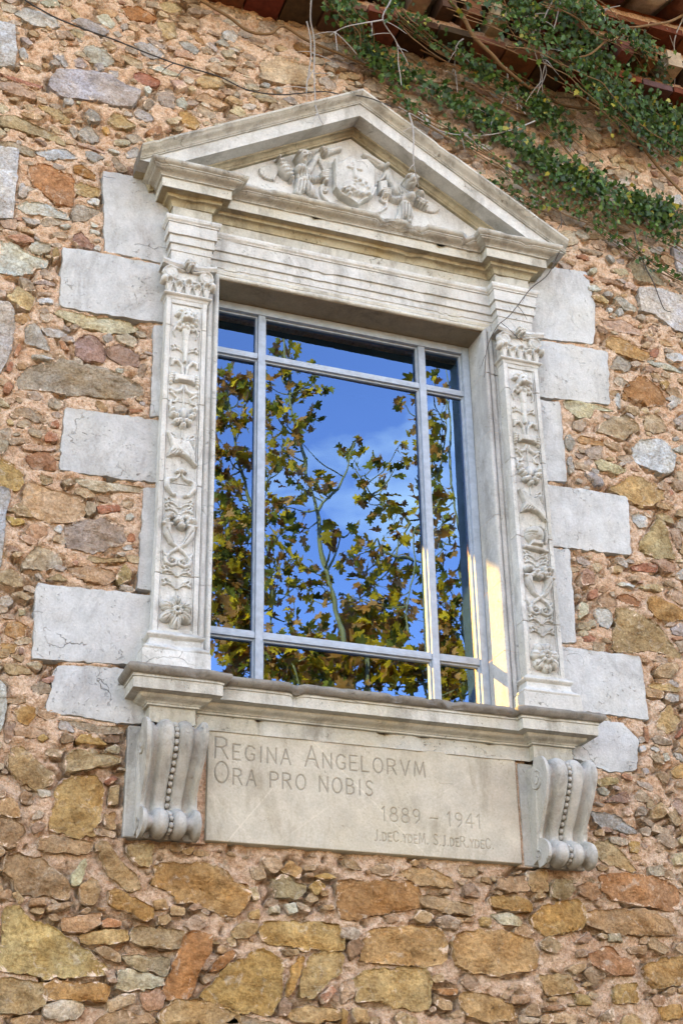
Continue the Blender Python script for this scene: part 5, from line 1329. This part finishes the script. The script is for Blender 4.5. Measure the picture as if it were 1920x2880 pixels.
P3 = np.c_[PXg.ravel(), PZg.ravel(), np.zeros(PXg.size)]
yy = PY_+DEP.ravel()+0.0009*fbm(P3, 9, 3, 4)
brd = np.minimum(np.minimum(PXg-XP0, XP1-PXg), np.minimum(PZg-ZP0, ZP1-PZg)).ravel()
yy = yy+np.clip(0.004-brd, 0, 1)*1.2
yy = np.where(brd < res*0.6, 0.03, yy)
cv = np.ones((PXg.size, 3))*(1-0.62*INK.ravel()[:, None])
cv = cv+(SCR.ravel()[:, None])*0.32
I = np.arange(PXg.size).reshape(PXg.shape)
Fq = np.stack([I[:-1, :-1], I[1:, :-1], I[1:, 1:], I[:-1, 1:]], -1).reshape(-1, 4)
put(mesh_obj('inscribed_slab', np.c_[PXg.ravel(), yy, PZg.ravel()], Fq, PLAQ, None, 180, cv), plq)
# ------------------------------------------------------------------ window
win = empty('window', (0, 0.18, 2.0), 'nine-pane window with blue-grey painted wooden bars mirroring trees and sky', 'window')
YF, YB, YG = 0.150, 0.215, 0.188
def bar(name, x0, x1, z0, z1, y0=YF, y1=YB, b=0.004):
    mb = MB(); mb.box(x0, x1, y0, y1, z0, z1, b); return mb.build(name, PAINT, win, 40)
bar('frame_stile', -0.648, -0.612, 2.009, 3.930); bar('frame_stile', 0.612, 0.648, 2.009, 3.930)
bar('frame_rail', -0.6119, 0.6119, 3.890, 3.9295); bar('frame_rail', -0.6119, 0.6119, 2.009, 2.046)
MX, ZB1, ZB2 = 0.400, 2.300, 3.668
for x in (-MX, MX): bar('mullion', x-0.017, x+0.017, 2.0462, 3.8898, YF+0.004)
for x0, x1 in ((-0.6118, -MX-0.0172), (-MX+0.0172, MX-0.0172), (MX+0.0172, 0.6118)):
    for z in (ZB1, ZB2): bar('glazing_bar', x0, x1, z-0.0145, z+0.0145, YF+0.008)
xsb = [(-0.612, -MX-0.017), (-MX+0.017, MX-0.017), (MX+0.017, 0.612)]; zsb = [(2.046, ZB1-0.0145), (ZB1+0.0145, ZB2-0.0145), (ZB2+0.0145, 3.89)]
for (x0, x1) in xsb:                                    # slim beads that hold the glass
    for (z0, z1) in zsb:
        mb = MB(); w = 0.008
        for a in ((x0-0.001, x0+w, z0, z1), (x1-w, x1+0.001, z0, z1), (x0+w+0.0002, x1-w-0.0002, z0-0.001, z0+w), (x0+w+0.0002, x1-w-0.0002, z1-w, z1+0.001)):
            mb.box(a[0], a[1], YG-0.016, YG-0.001, a[2], a[3])
        mb.build('glazing_bead', PAINT, win)
        tx, tz = rng.gauss(0, 0.005), rng.gauss(0, 0.005)
        cx, cz = (x0+x1)/2, (z0+z1)/2
        n = 9; V = []
        for i in range(n):
            for k in range(n):
                x = x0-0.003+(x1-x0+0.006)*i/(n-1); z = z0-0.003+(z1-z0+0.006)*k/(n-1)
                V.append((x, YG+tx*(x-cx)+tz*(z-cz), z))
        I = np.arange(n*n).reshape(n, n)
        put(mesh_obj('pane', V, np.stack([I[:-1, :-1], I[1:, :-1], I[1:, 1:], I[:-1, 1:]], -1).reshape(-1, 4), GLASS, None, 180), win)

# ------------------------------------------------------------------ tiled eaves
eav = empty('tiled_eaves', (0, 0, 5.6), 'corbelled terracotta brick and tile eaves overgrown with ivy', 'eaves')
def tcol(kind='t'):
    base = {'t': (138, 78, 54), 'd': (92, 60, 46), 'p': (196, 164, 136), 'w': (206, 190, 172)}[kind]
    return np.array(lin(*np.clip(np.array(base)+nrng.uniform(-22, 22)+nrng.uniform(-7, 7, 3), 15, 250)))
def tile_course(z, th, yout, step, x0, x1, kinds, name='tile', gap=0.010, jit=0.012):
    x = x0
    while x < x1:
        w = step*rng.uniform(0.93, 1.07)
        mb = MB(); jy = rng.uniform(-jit, jit); jz = rng.uniform(-0.004, 0.004)
        mb.box(x, x+w-gap, -yout+jy, 0.10, z+jz, z+th+jz, 0.004)
        o = mb.build(name, TILE, eav, 40, tcol(rng.choice(kinds)))
        x += w
def mortar_band(z0, z1, yout, seed):
    n1, n2 = 420, 6
    xs_ = np.linspace(-3.2, 4.0, n1); V = []
    for x in xs_:
        for k in range(n2): V.append((x, -yout if k < n2-1 else 0.1, z0+(z1-z0)*min(k, n2-2)/(n2-2)))
    V = np.array(V); V[:, 1] += np.where(V[:, 1] < 0.05, 0.016*fbm(V, 9, 3, seed)+0.008*fbm(V, 40, 2, seed), 0)
    I = np.arange(n1*n2).reshape(n1, n2)
    put(mesh_obj('mortar_bed', V, np.stack([I[:-1, :-1], I[:-1, 1:], I[1:, 1:], I[1:, :-1]], -1).reshape(-1, 4)[:, ::-1], MORTAR, None, 60), eav)
EX0, EX1 = -3.2, 4.0
tile_course(5.600, 0.040, 0.200, 0.198, EX0, EX1, 'tttd')
mb = MB()
x = EX0                                                # pale mortar ribs between the tile undersides
mortar_band(5.640, 5.712, 0.165, 2)
tile_course(5.706, 0.105, 0.285, 0.150, EX0, EX1, 'ttpdt', 'brick', gap=0.065, jit=0.02)
mortar_band(5.80, 5.862, 0.25, 4)
tile_course(5.855, 0.040, 0.370, 0.21, EX0, EX1, 'tpwt')
mortar_band(5.89, 5.96, 0.33, 6)
def pan_tile():
    V, F = [], []; n, m = 9, 4
    for i in range(m):
        y = -0.52+i*0.22; rad = 0.085-0.004*i
        for s_, dr in ((1, 0), (0, 0.013)):
            for k in range(n):
                w = math.pi*k/(n-1); q = rad-dr*(1-0) if s_ == 0 else rad
                V.append((math.cos(w)*q, y, math.sin(w)*q*0.72+0.32*(y+0.52)))
    for i in range(m-1):
        for s_ in (0, 1):
            for k in range(n-1):
                a = i*2*n+s_*n+k; f = (a, a+1, a+1+2*n, a+2*n); F.append(f if s_ == 0 else f[::-1])
    for k in range(n-1): F.append((k, k+n, k+1+n, k+1))
    return np.array(V), F
PV, PF = pan_tile()
x = EX0
while x < EX1:
    V = PV.copy(); V[:, 0] += x; V[:, 2] += 5.965+rng.uniform(-0.006, 0.006); V[:, 1] += rng.uniform(-0.02, 0.02)
    o = mesh_obj('roof_tile', V, PF, TILE, None, 50, tcol(rng.choice('tpwtp'))); put(o, eav)
    V2 = PV.copy(); V2[:, 2] = -(V2[:, 2]-0.32*(V2[:, 1]+0.52))*0.8+0.32*(V2[:, 1]+0.52); V2[:, 0] += x+0.098; V2[:, 2] += 5.995; V2[:, 1] += rng.uniform(0.0, 0.03)
    o = mesh_obj('roof_tile', V2, PF, TILE, None, 50, tcol(rng.choice('tptd'))); put(o, eav)
    x += 0.196
mb = MB()
mb.add([(-5.3, -0.30, 6.02), (5.3, -0.30, 6.02), (5.3, 3.9, 7.10), (-5.3, 3.9, 7.10), (-5.3, -0.30, 5.985), (5.3, -0.30, 5.985), (5.3, 3.9, 7.06), (-5.3, 3.9, 7.06)], [(0, 1, 2, 3), (7, 6, 5, 4), (0, 4, 5, 1), (2, 6, 7, 3), (1, 5, 6, 2), (0, 3, 7, 4)])
tag(mb.build('roof', TILE, None, None, lin(150, 84, 56)), kind='structure')

# ------------------------------------------------------------------ creeping plants
def wp(pts, off=0.04):                                  # photo pixels -> points standing off the wall by off
    out = []
    for p in pts:
        o = p[2] if len(p) > 2 else off
        x, z = un(p[0], p[1], -o); out.append((x, -o, z))
    return out
def vine(name, pts, r0, r1, mat, label, cat='vine', off=0.04, wob=0.006, group=None, twigs=0, root=None):
    P = smooth_path(wp(pts, off), 0.025, wob, rng.random()*9)
    mb = MB(); mb.tube(P, np.linspace(r0, r1, len(P)), 7)
    for _ in range(twigs):
        i = rng.randrange(len(P)//5, len(P)-1); d = np.array([rng.uniform(-1, 1), rng.uniform(-0.5, 0.2), rng.uniform(-1, 0.4)]); d /= np.linalg.norm(d)
        L = rng.uniform(0.04, 0.14); Q = [P[i]+d*L*t+np.array([0, 0, -0.03*t*t]) for t in (0, 0.33, 0.66, 1)]
        mb.tube(Q, [r1*1.1, r1, r1*0.8, r1*0.5], 5)
    o = mb.build(name, mat, root, 60)
    if root is None: tag(o, label, cat, group)
    return o
# thick brown stems
vine('woody_vine', [(563, 0), (637, 43), (704, 89), (759, 95), (796, 73), (857, 110), (960, 153), (1009, 176), (1097, 216), (1154, 232), (1255, 235), (1316, 247), (1367, 277), (1440, 330)], 0.0085, 0.0055, BARK, 'long orange-brown stem kinked above the pediment apex', off=0.05, twigs=2)
vine('woody_vine', [(1262, 0, .34), (1303, 51, .30), (1333, 105, .28), (1390, 162, .24), (1420, 196, .2), (1510, 260, .1), (1600, 300, .06), (1728, 314, .05), (1760, 360, .05), (1792, 399, .04), (1850, 470, .04), (1920, 545, .04), (1990, 600, .04)], 0.011, 0.007, BARK, 'thick brown stem crossing the eaves and running down to the picture edge', wob=0.004)
vine('woody_vine', [(1640, 640, .04), (1700, 560, .05), (1600, 430, .05), (1520, 340, .06), (1420, 300, .06), (1300, 200, .08), (1180, 140, .1)], 0.006, 0.004, BARK, 'thin brown stem slanting through the middle band of ivy')
vine('woody_vine', [(1960, 20, .42), (1880, 60, .42), (1800, 75, .4), (1740, 85, .38), (1660, 150, .34), (1600, 165, .3)], 0.008, 0.005, BARK, 'ochre stem arching under the tiles at the upper corner', wob=0.004)
vine('cable', [(60, -8), (110, 24), (184, 61), (331, 116), (490, 178), (612, 214), (692, 251), (790, 266), (906, 257), (960, 266), (1015, 270, .2), (1060, 283, .2), (1100, 300, .1)], 0.0040, 0.0028, RUBBER, 'black cable sagging across the upper wall to the pediment apex', 'cable', off=0.03, wob=0.003, twigs=2)
tend = [
 ([(1098, 0, .3), (1075, 55, .28), (1112, 120, .2), (1120, 170, .16), (1128, 240, .14)], 'grey forked tendril hanging over the brown stem near the pediment apex'),
 ([(1075, 57, .28), (1020, 65, .27), (970, 78, .24), (925, 100, .2)], 'pale side twig reaching back above the apex'),
 ([(873, 0, .2), (874, 60, .14), (886, 130, .1), (884, 240, .1), (892, 317, .2), (908, 350, .2)], 'thin straight tendril hanging before the pediment slope'),
 ([(860, 60, .12), (874, 110, .1), (870, 190, .08), (858, 260, .08)], 'fine tendril beside the long hanging one'),
 ([(1303, 110, .2), (1282, 130, .18), (1280, 190, .1), (1286, 260, .08)], 'bent grey tendril under the corbelled bricks'),
 ([(1555, 0, .4), (1530, 50, .36), (1515, 90, .3), (1520, 150, .26), (1535, 200, .2), (1510, 265, .15)], 'longest of the pale tangled tendrils over the ivy'),
 ([(1575, 0, .4), (1560, 60, .36), (1545, 110, .3), (1538, 160, .26), (1524, 210, .2), (1527, 262, .15)], 'second pale tendril in the hanging tangle'),
 ([(1500, 40, .36), (1507, 100, .3), (1505, 150, .26), (1520, 200, .2), (1515, 250, .15)], 'short pale tendril at the inner side of the tangle'),
 ([(1670, 0, .42), (1685, 28, .4), (1710, 22, .4), (1742, 16, .4)], 'whitish twig forking below the roof tiles'),
 ([(1848, 240, .12), (1835, 300, .08), (1825, 330, .06), (1838, 370, .06), (1848, 410, .06)], 'pale tendril hanging from the dense ivy near the picture edge'),
 ([(1918, 50, .4), (1896, 110, .34), (1898, 200, .2), (1895, 260, .14), (1908, 305, .1)], 'outermost tendril hanging by the picture edge'),
 ([(1423, 190, .14), (1426, 235, .1), (1410, 290, .08), (1388, 335, .06), (1372, 362, .06)], 'grey tendril dropping onto the middle ivy'),
 ([(1426, 235, .1), (1450, 245, .09), (1460, 290, .08), (1474, 320, .08)], 'curled side tendril of the middle ivy'),
 ([(1502, 340, .1), (1440, 365, .09), (1388, 378, .08), (1310, 380, .06), (1240, 368, .06), (1180, 335, .06), (1120, 300, .08)], 'whitish twig sweeping level over the pediment slope'),
 ([(1150, 318, .2), (1160, 360, .2), (1162, 430, .2), (1168, 490, .16), (1176, 528, .12)], 'grey twig dangling in front of the tympanum'),
 ([(1490, 400, .05), (1540, 490, .05), (1570, 560, .05), (1578, 640, .05)], 'dark shoot hanging to the pediment corner'),
 ([(1780, 650, .04), (1810, 740, .04), (1850, 830, .04), (1868, 870, .03), (1885, 876, .03)], 'dark shoot trailing over the grey granite block'),
]
for pts, lab in tend:
    vine('dry_tendril', pts, 0.0042, 0.0022, DRY if 'dark' not in lab else DARKTWIG, lab, 'twig', wob=0.008, group='dry tendrils of the creeper', twigs=4)
vine('dry_tendril', [(1580, 690, .14), (1540, 770, .12), (1485, 818, .13), (1440, 880, .12), (1398, 915, .11), (1378, 950, .06), (1366, 985, .03), (1362, 1060, .02)], 0.0032, 0.0016, DARKTWIG, 'dark forked twig lying across the outer capital and cap moulding', 'twig', group='dry tendrils of the creeper', twigs=4, wob=0.005)

# ivy: leaves set along creeping shoots
def ivy_leaf():
    half = [(0, -0.42), (0.30, -0.46), (0.52, -0.22), (0.34, 0.02), (0.62, 0.26), (0.30, 0.34), (0.16, 0.62), (0, 1.0)]
    ou = half+[(-x, y) for x, y in half[::-1][1:-1]]
    V = [(0, 0.05, 0.0)]+[(x*0.5, (0.10*abs(x)+0.06*(y > .5)), y*0.5) for x, y in ou]
    n = len(ou); F = [(0, 1+k, 1+(k+1) % n) for k in range(n)]
    return np.array(V), F
LV, LF = ivy_leaf()
bands = [  # (path px, spread m, leaves per metre, off, size)
 ([(960, 60, .12), (1040, 150, .07), (1120, 215, .06), (1200, 250, .06), (1290, 300, .06), (1400, 360, .06), (1480, 430, .06), (1600, 490, .06), (1720, 540, .06), (1830, 590, .06), (1960, 640, .06)], 0.062, 330, .05, .055),
 ([(1080, 255, .05), (1130, 290, .05), (1200, 345, .05), (1280, 385, .05), (1350, 430, .05), (1440, 490, .05), (1540, 560, .05), (1640, 610, .05), (1740, 680, .05), (1830, 740, .05), (1940, 800, .05)], 0.040, 75, .04, .044),
 ([(1330, 0, .36), (1420, 30, .34), (1500, 60, .32), (1600, 110, .3), (1660, 170, .26), (1720, 230, .2), (1800, 290, .14), (1880, 340, .1), (1980, 380, .1)], 0.15, 420, .2, .054),
 ([(1620, 200, .24), (1700, 260, .18), (1740, 310, .12), (1800, 330, .10), (1900, 400, .08), (1980, 430, .08)], 0.13, 420, .12, .054),
 ([(1300, 180, .16), (1360, 210, .12), (1420, 250, .1), (1500, 300, .07), (1560, 350, .06), (1620, 410, .06)], 0.06, 300, .1, .052),
 ([(1080, 0, .3), (1120, 40, .24), (1180, 90, .16), (1240, 130, .14), (1330, 170, .12)], 0.06, 170, .15, .046),
 ([(940, 0, .3), (960, 30, .24), (1000, 60, .2), (1010, 130, .1), (1060, 190, .06)], 0.05, 220, .1, .046),
 ([(1500, 450, .05), (1570, 520, .05), (1650, 560, .05), (1750, 620, .05), (1850, 660, .05), (1960, 720, .05)], 0.05, 120, .05, .046),
 ([(1560, 0, .42), (1640, 30, .42), (1700, 80, .4), (1760, 110, .36), (1820, 140, .3), (1860, 200, .2)], 0.06, 240, .3, .05),
 ([(1450, 20, .36), (1470, 60, .34), (1490, 100, .3), (1480, 130, .28)], 0.06, 300, .3, .046),
 ([(1380, 520, .04), (1450, 560, .04), (1530, 600, .04)], 0.04, 110, .04, .04),
]
ivy = empty('ivy', (0.9, -0.05, 4.7), 'green ivy creeping in bands over the upper wall and eaves', 'ivy')
leaves = []; stm = MB()
for pts, spread, dens, off, size in bands:
    P = smooth_path(wp(pts, off), 0.02, 0.02, rng.random()*20)
    L = np.linalg.norm(np.diff(P, axis=0), axis=1).sum()
    for s_ in range(10):
        Q = P+np.array([nrng.normal(0, spread*0.9), 0, nrng.normal(0, spread*0.9)])
        Q = Q+0.03*np.c_[fbm(Q, 4, 2, s_+3), 0.3*fbm(Q, 4, 2, s_+5), fbm(Q, 4, 2, s_+7)]
        stm.tube(Q, np.linspace(0.0032, 0.0016, len(Q)), 5)
    n = int(L*dens*2.8)
    clump = nrng.uniform(0, 1, max(4, int(L*6)))
    for _ in range(n):
        t = nrng.choice(clump)+nrng.normal(0, 0.016) if nrng.rand() < 0.4 else nrng.rand()
        t = min(max(t, 0), 0.999); p = P[int(t*(len(P)-1))]
        q = np.array([p[0]+nrng.normal(0, spread*0.75), p[1]-abs(nrng.normal(0, 0.028))-0.004, p[2]+nrng.normal(0, spread*0.75)])
        a = nrng.normal(-0.1, 0.9); tilt = nrng.normal(0.35, 0.45); tw = nrng.normal(0, 0.5)
        M = Matrix.Rotation(tw, 3, 'Z') @ Matrix.Rotation(tilt, 3, 'X') @ Matrix.Rotation(math.pi+a, 3, 'Y')
        s = size*nrng.uniform(0.4, 1.05)
        g = nrng.rand()
        c = np.array([0.032, 0.086, 0.016])*(0.45+1.3*nrng.rand()) if g < 0.86 else np.array([0.11, 0.20, 0.04])*(0.7+0.5*nrng.rand())
        if g > 0.985: c = np.array([0.42, 0.36, 0.06])
        leaves.append((s, q, np.array(M), c))
o = stm.build('stem', BARK, ivy, 60)
leaves.sort(key=lambda l: -l[0]+nrng.rand()*0.01)
fm_v, fm_f, fm_c = [], [], []; nv = 0
lm = {}
for i, (s, q, M, c) in enumerate(leaves):
    if i < 290:
        key = i % 6
        if key not in lm:
            o = mesh_obj('leaf', LV, LF, IVY, None, 60, c); lm[key] = o.data
        else:
            o = bpy.data.objects.new('leaf', lm[key]); COL.objects.link(o)
        o.parent = ivy
        o.matrix_parent_inverse = Matrix.Translation(ivy.location).inverted()
        o.matrix_basis = Matrix.Translation(Vector(q)) @ Matrix(M.tolist()).to_4x4() @ Matrix.Scale(s, 4)
    else:
        V = (LV*s)@M.T+q
        fm_v.append(V); fm_f += [tuple(k+nv for k in f) for f in LF]; fm_c.append(np.tile(c, (len(LV), 1))); nv += len(LV)
o = mesh_obj('foliage', np.vstack(fm_v), fm_f, IVY, None, 60, np.vstack(fm_c)); put(o, ivy); tag(o, kind='stuff')

# ------------------------------------------------------------------ plane trees across the yard (seen mirrored in the panes)
def mir(zx, zy, yt):                                    # pixel in the panes -> where the mirrored ray reaches depth yt
    px, py = 580+zx/1.912, 760+zy/1.912
    d = ray(px, py); t = (YG-CAM[1])/d[1]; p = CAM+t*d
    t2 = (yt-YG)/(-d[1])
    return np.array([p[0]+t2*d[0], yt, p[2]+t2*d[2]])
def plane_leaf():
    half = [(0, -0.30), (0.16, -0.46), (0.44, -0.34), (0.30, -0.12), (0.62, 0.05), (0.50, 0.24), (0.24, 0.22), (0.36, 0.55), (0.14, 0.50), (0, 0.85)]
    ou = half+[(-x, y) for x, y in half[::-1][1:-1]]
    V = [(0, 0.04, 0.02)]+[(x*0.8, 0.34*abs(x)-0.16*y*y, y*0.8) for x, y in ou]
    n = len(ou); return np.array(V), [(0, 1+k, 1+(k+1) % n) for k in range(n)]
QV, QF = plane_leaf()
CL = {
'B': '110,560,50,12 90,660,50,14 220,600,50,16 200,760,60,14 90,800,50,14 110,960,50,12 80,1060,50,10 230,1000,40,9 150,1140,60,12 100,1280,70,26 200,1330,60,20 90,1450,80,34 200,1520,70,30 100,1620,80,40 200,1700,70,36 100,1800,80,40 200,1850,60,30 130,2000,90,40 80,2100,60,30 200,2150,70,30 120,2230,80,30',
'A': '480,430,45,8 400,520,60,13 530,520,50,10 620,600,50,9 360,650,45,11 460,620,50,11 570,700,50,13 680,710,40,8 400,760,60,15 470,820,60,15 650,860,50,10 590,880,45,9 380,870,50,11 430,960,60,15 560,950,45,8 340,1000,35,7 440,1060,60,13 520,1060,40,8 400,1130,50,10 520,1140,40,5 660,1170,50,11 740,1230,40,7 600,1230,45,8 460,1290,60,12 500,1330,50,9 340,1330,40,8 400,1420,60,18 560,1420,60,10 440,1500,70,18 350,1560,50,18 520,1600,60,12 430,1650,70,20 620,1640,50,8 340,1700,50,18 440,1760,60,16 360,1840,50,16 560,1740,60,9 640,1830,50,8 690,1780,40,7 560,1900,40,6 740,1420,40,5 730,1510,45,7 680,1990,60,8 600,2050,70,16 400,2050,60,22 330,2150,60,24 450,2180,70,24 560,2130,70,22 660,2120,70,20 720,2200,70,20 600,2220,70,20 740,1700,40,6 840,980,30,4 780,1010,25,3 870,1050,30,4 870,1430,30,4',
'C': '980,1070,40,7 1100,1100,45,7 920,1190,50,11 1040,1190,40,7 920,1290,45,8 1060,1280,60,11 1000,1370,50,8 1100,1360,50,11 1110,1480,50,13 1020,1520,50,11 900,1540,50,11 820,1570,50,11 1050,1600,70,20 920,1650,60,15 1120,1650,50,15 980,1740,70,20 1100,1760,60,18 900,1830,70,18 1010,1850,70,20 1100,1900,60,16 850,1940,60,16 950,1960,70,22 1080,1990,60,16 900,2070,80,28 1100,2080,70,24 820,2100,70,22 980,2150,80,26 1080,2200,70,24 900,2220,80,24 1110,760,30,4 1120,990,30,4 1280,560,40,6 1220,690,45,10 1270,730,40,9 1220,850,50,13 1270,940,45,11 1220,1040,50,13 1280,1060,40,10 1240,1170,50,13 1290,1260,45,13 1230,1340,50,13 1290,1440,50,13 1240,1500,50,13 1300,1570,45,11 1260,1680,50,13 1320,1750,45,13 1260,1820,50,15 1350,1900,50,15 1300,1960,60,20 1280,2100,60,24 1360,2080,40,14 1320,2200,70,24 1400,2160,50,14'}
STEMS = {
'A': ([[(480, 400), (505, 650), (560, 920), (610, 1130), (650, 1300), (690, 1500), (730, 1740), (790, 1960), (850, 2200)], [(340, 1200), (370, 1420), (395, 1650), (425, 1900), (460, 2150)], [(850, 980), (800, 1170), (740, 1260), (665, 1345)], [(780, 1480), (740, 1600), (715, 1640)]], -9.2),
'B': ([[(125, 620), (155, 850), (185, 1000), (235, 1180), (260, 1330), (280, 1600)], [(170, 1960), (215, 2080), (250, 2200)]], -9.9),
'C': ([[(1330, 760), (1335, 1000), (1350, 1250), (1380, 1500), (1395, 1750)], [(1310, 700), (1300, 950), (1260, 1200), (1230, 1400)], [(1190, 1450), (1175, 1750), (1150, 2000), (1120, 2220)], [(880, 1100), (960, 1250), (1080, 1330), (1170, 1420)], [(990, 1480), (1050, 1560), (1170, 1600)]], -9.5)}
LAB = {'A': 'young plane tree with tall leaning leader mirrored in the middle panes', 'B': 'dense yellowing plane tree mirrored in the panes beside the flowered pilaster',
       'C': 'plane tree with upright twin stems mirrored in the panes by the sunlit reveal'}
def leafcol():
    g = nrng.rand()
    if g < 0.40: c = np.array([0.90, 0.50, 0.05])
    elif g < 0.62: c = np.array([0.24, 0.21, 0.035])
    elif g < 0.80: c = np.array([0.58, 0.19, 0.05])
    else: c = np.array([0.85, 0.34, 0.15])
    return c*(0.6+0.7*nrng.rand())
TREES = []
for key in 'ABC':
    stems, yt = STEMS[key]
    base = mir(*stems[0][-1], yt)
    foot = np.array([base[0]+{'A': 0.25, 'B': -0.1, 'C': 0.3}[key], yt-0.2, GROUND])
    root = empty('plane_tree', tuple(foot), LAB[key], 'tree', 'plane trees across the yard')
    mb = MB(); SP = []
    fork = np.array([foot[0]*0.7+base[0]*0.3, yt-0.1, 2.2])
    for k, st in enumerate(stems):
        pts = [mir(x, y, yt+0.35*((k*37) % 5-2)/2.0*(k > 0)) for x, y in st]
        if k == 0 or st[-1][1] > 1900: pts += [pts[-1]*0.5+fork*0.5+np.array([0, 0, 0.3]), fork]
        P = smooth_path(pts, 0.12, 0.03, k)
        r0 = 0.014 if k == 0 else 0.009; r1 = 0.046 if k == 0 else 0.020
        if key != 'A': r1 *= 0.8
        mb.tube(P, np.linspace(r0, r1, len(P)), 8); SP.append(P)
    mb.tube(smooth_path([fork, (fork+foot)/2+np.array([0.05, 0, 0]), foot], 0.2), np.linspace(0.07, 0.13, len(smooth_path([fork, (fork+foot)/2, foot], 0.2))), 10)
    allp = np.vstack(SP)
    lv, lf, lc = [], [], []; nv = 0
    def leaf_at(q, s):
        global nv
        a = nrng.uniform(0, 6.28); M = np.array((Matrix.Rotation(nrng.uniform(0, 6.28), 3, 'Z') @ Matrix.Rotation(nrng.normal(0.5, 0.6), 3, 'X') @ Matrix.Rotation(a, 3, 'Y')))
        lv.append((QV*s)@M.T+q); lf.extend(tuple(k+nv for k in f) for f in QF); lc.append(np.tile(leafcol(), (len(QV), 1))); nv += len(QV)
    for c in CL[key].split():
        x, y, rad, n = (int(t) for t in c.split(','))
        q = mir(x, y, yt+nrng.normal(0, 0.35)); R_ = rad/1.912/FPX*17.5
        d = np.linalg.norm(allp-q, axis=1)+0.4*np.maximum(0, allp[:, 2]-q[2]+0.2); j = int(np.argmin(d)); s0 = allp[j]
        mid_ = (s0+q)/2+np.array([0, 0, -0.06])
        B = smooth_path([s0, mid_, q], 0.08, 0.02, x*0.01)
        mb.tube(B, np.linspace(0.011, 0.004, len(B)), 5)
        for _ in range(int(n*(2.6 if key == 'B' or y > 1900 else 1.25))):
            p = q+nrng.normal(0, R_*0.72, 3)*np.array([1, 1.2, 1])
            leaf_at(p, nrng.uniform(0.09, 0.175))
            if nrng.rand() < 0.35: mb.tube([q, (p+q)/2+np.array([0, 0, 0.02]), p], [0.004, 0.003, 0.002], 4)
    for _ in range(2600):                                # unseen lower crown, thickened to block low sky and warm the fill
        p = fork+np.array([nrng.normal(0, 1.0), nrng.normal(0, 0.8), nrng.normal(1.1, 1.25)])
        if p[2] > 4.9: continue
        leaf_at(p, nrng.uniform(0.11, 0.20))
    mb.build('trunk', TRUNK, root, 60)
    put(mesh_obj('crown', np.vstack(lv), lf, PLANE, None, 60, np.vstack(lc)), root)
    TREES.append(root)

# unseen tree copies added either side to block low sky and warm the fill
for src, dx, dy, lab in ((TREES[0], -7.0, 0.4, 'unseen plane tree added for warm low light, near the wall end'), (TREES[1], -10.5, 1.0, 'unseen plane tree added for warm low light, behind the viewer'),
                         (TREES[2], 7.5, 0.3, 'unseen plane tree added for warm low light, past the twin-stemmed one'), (TREES[0], 10.5, -0.5, 'unseen plane tree added for warm low light, farthest down the yard')):
    c = src.copy(); COL.objects.link(c); c.location = src.location+Vector((dx, dy, 0)); c['label'] = lab
    for ch in src.children:
        k = ch.copy(); COL.objects.link(k); k.parent = c
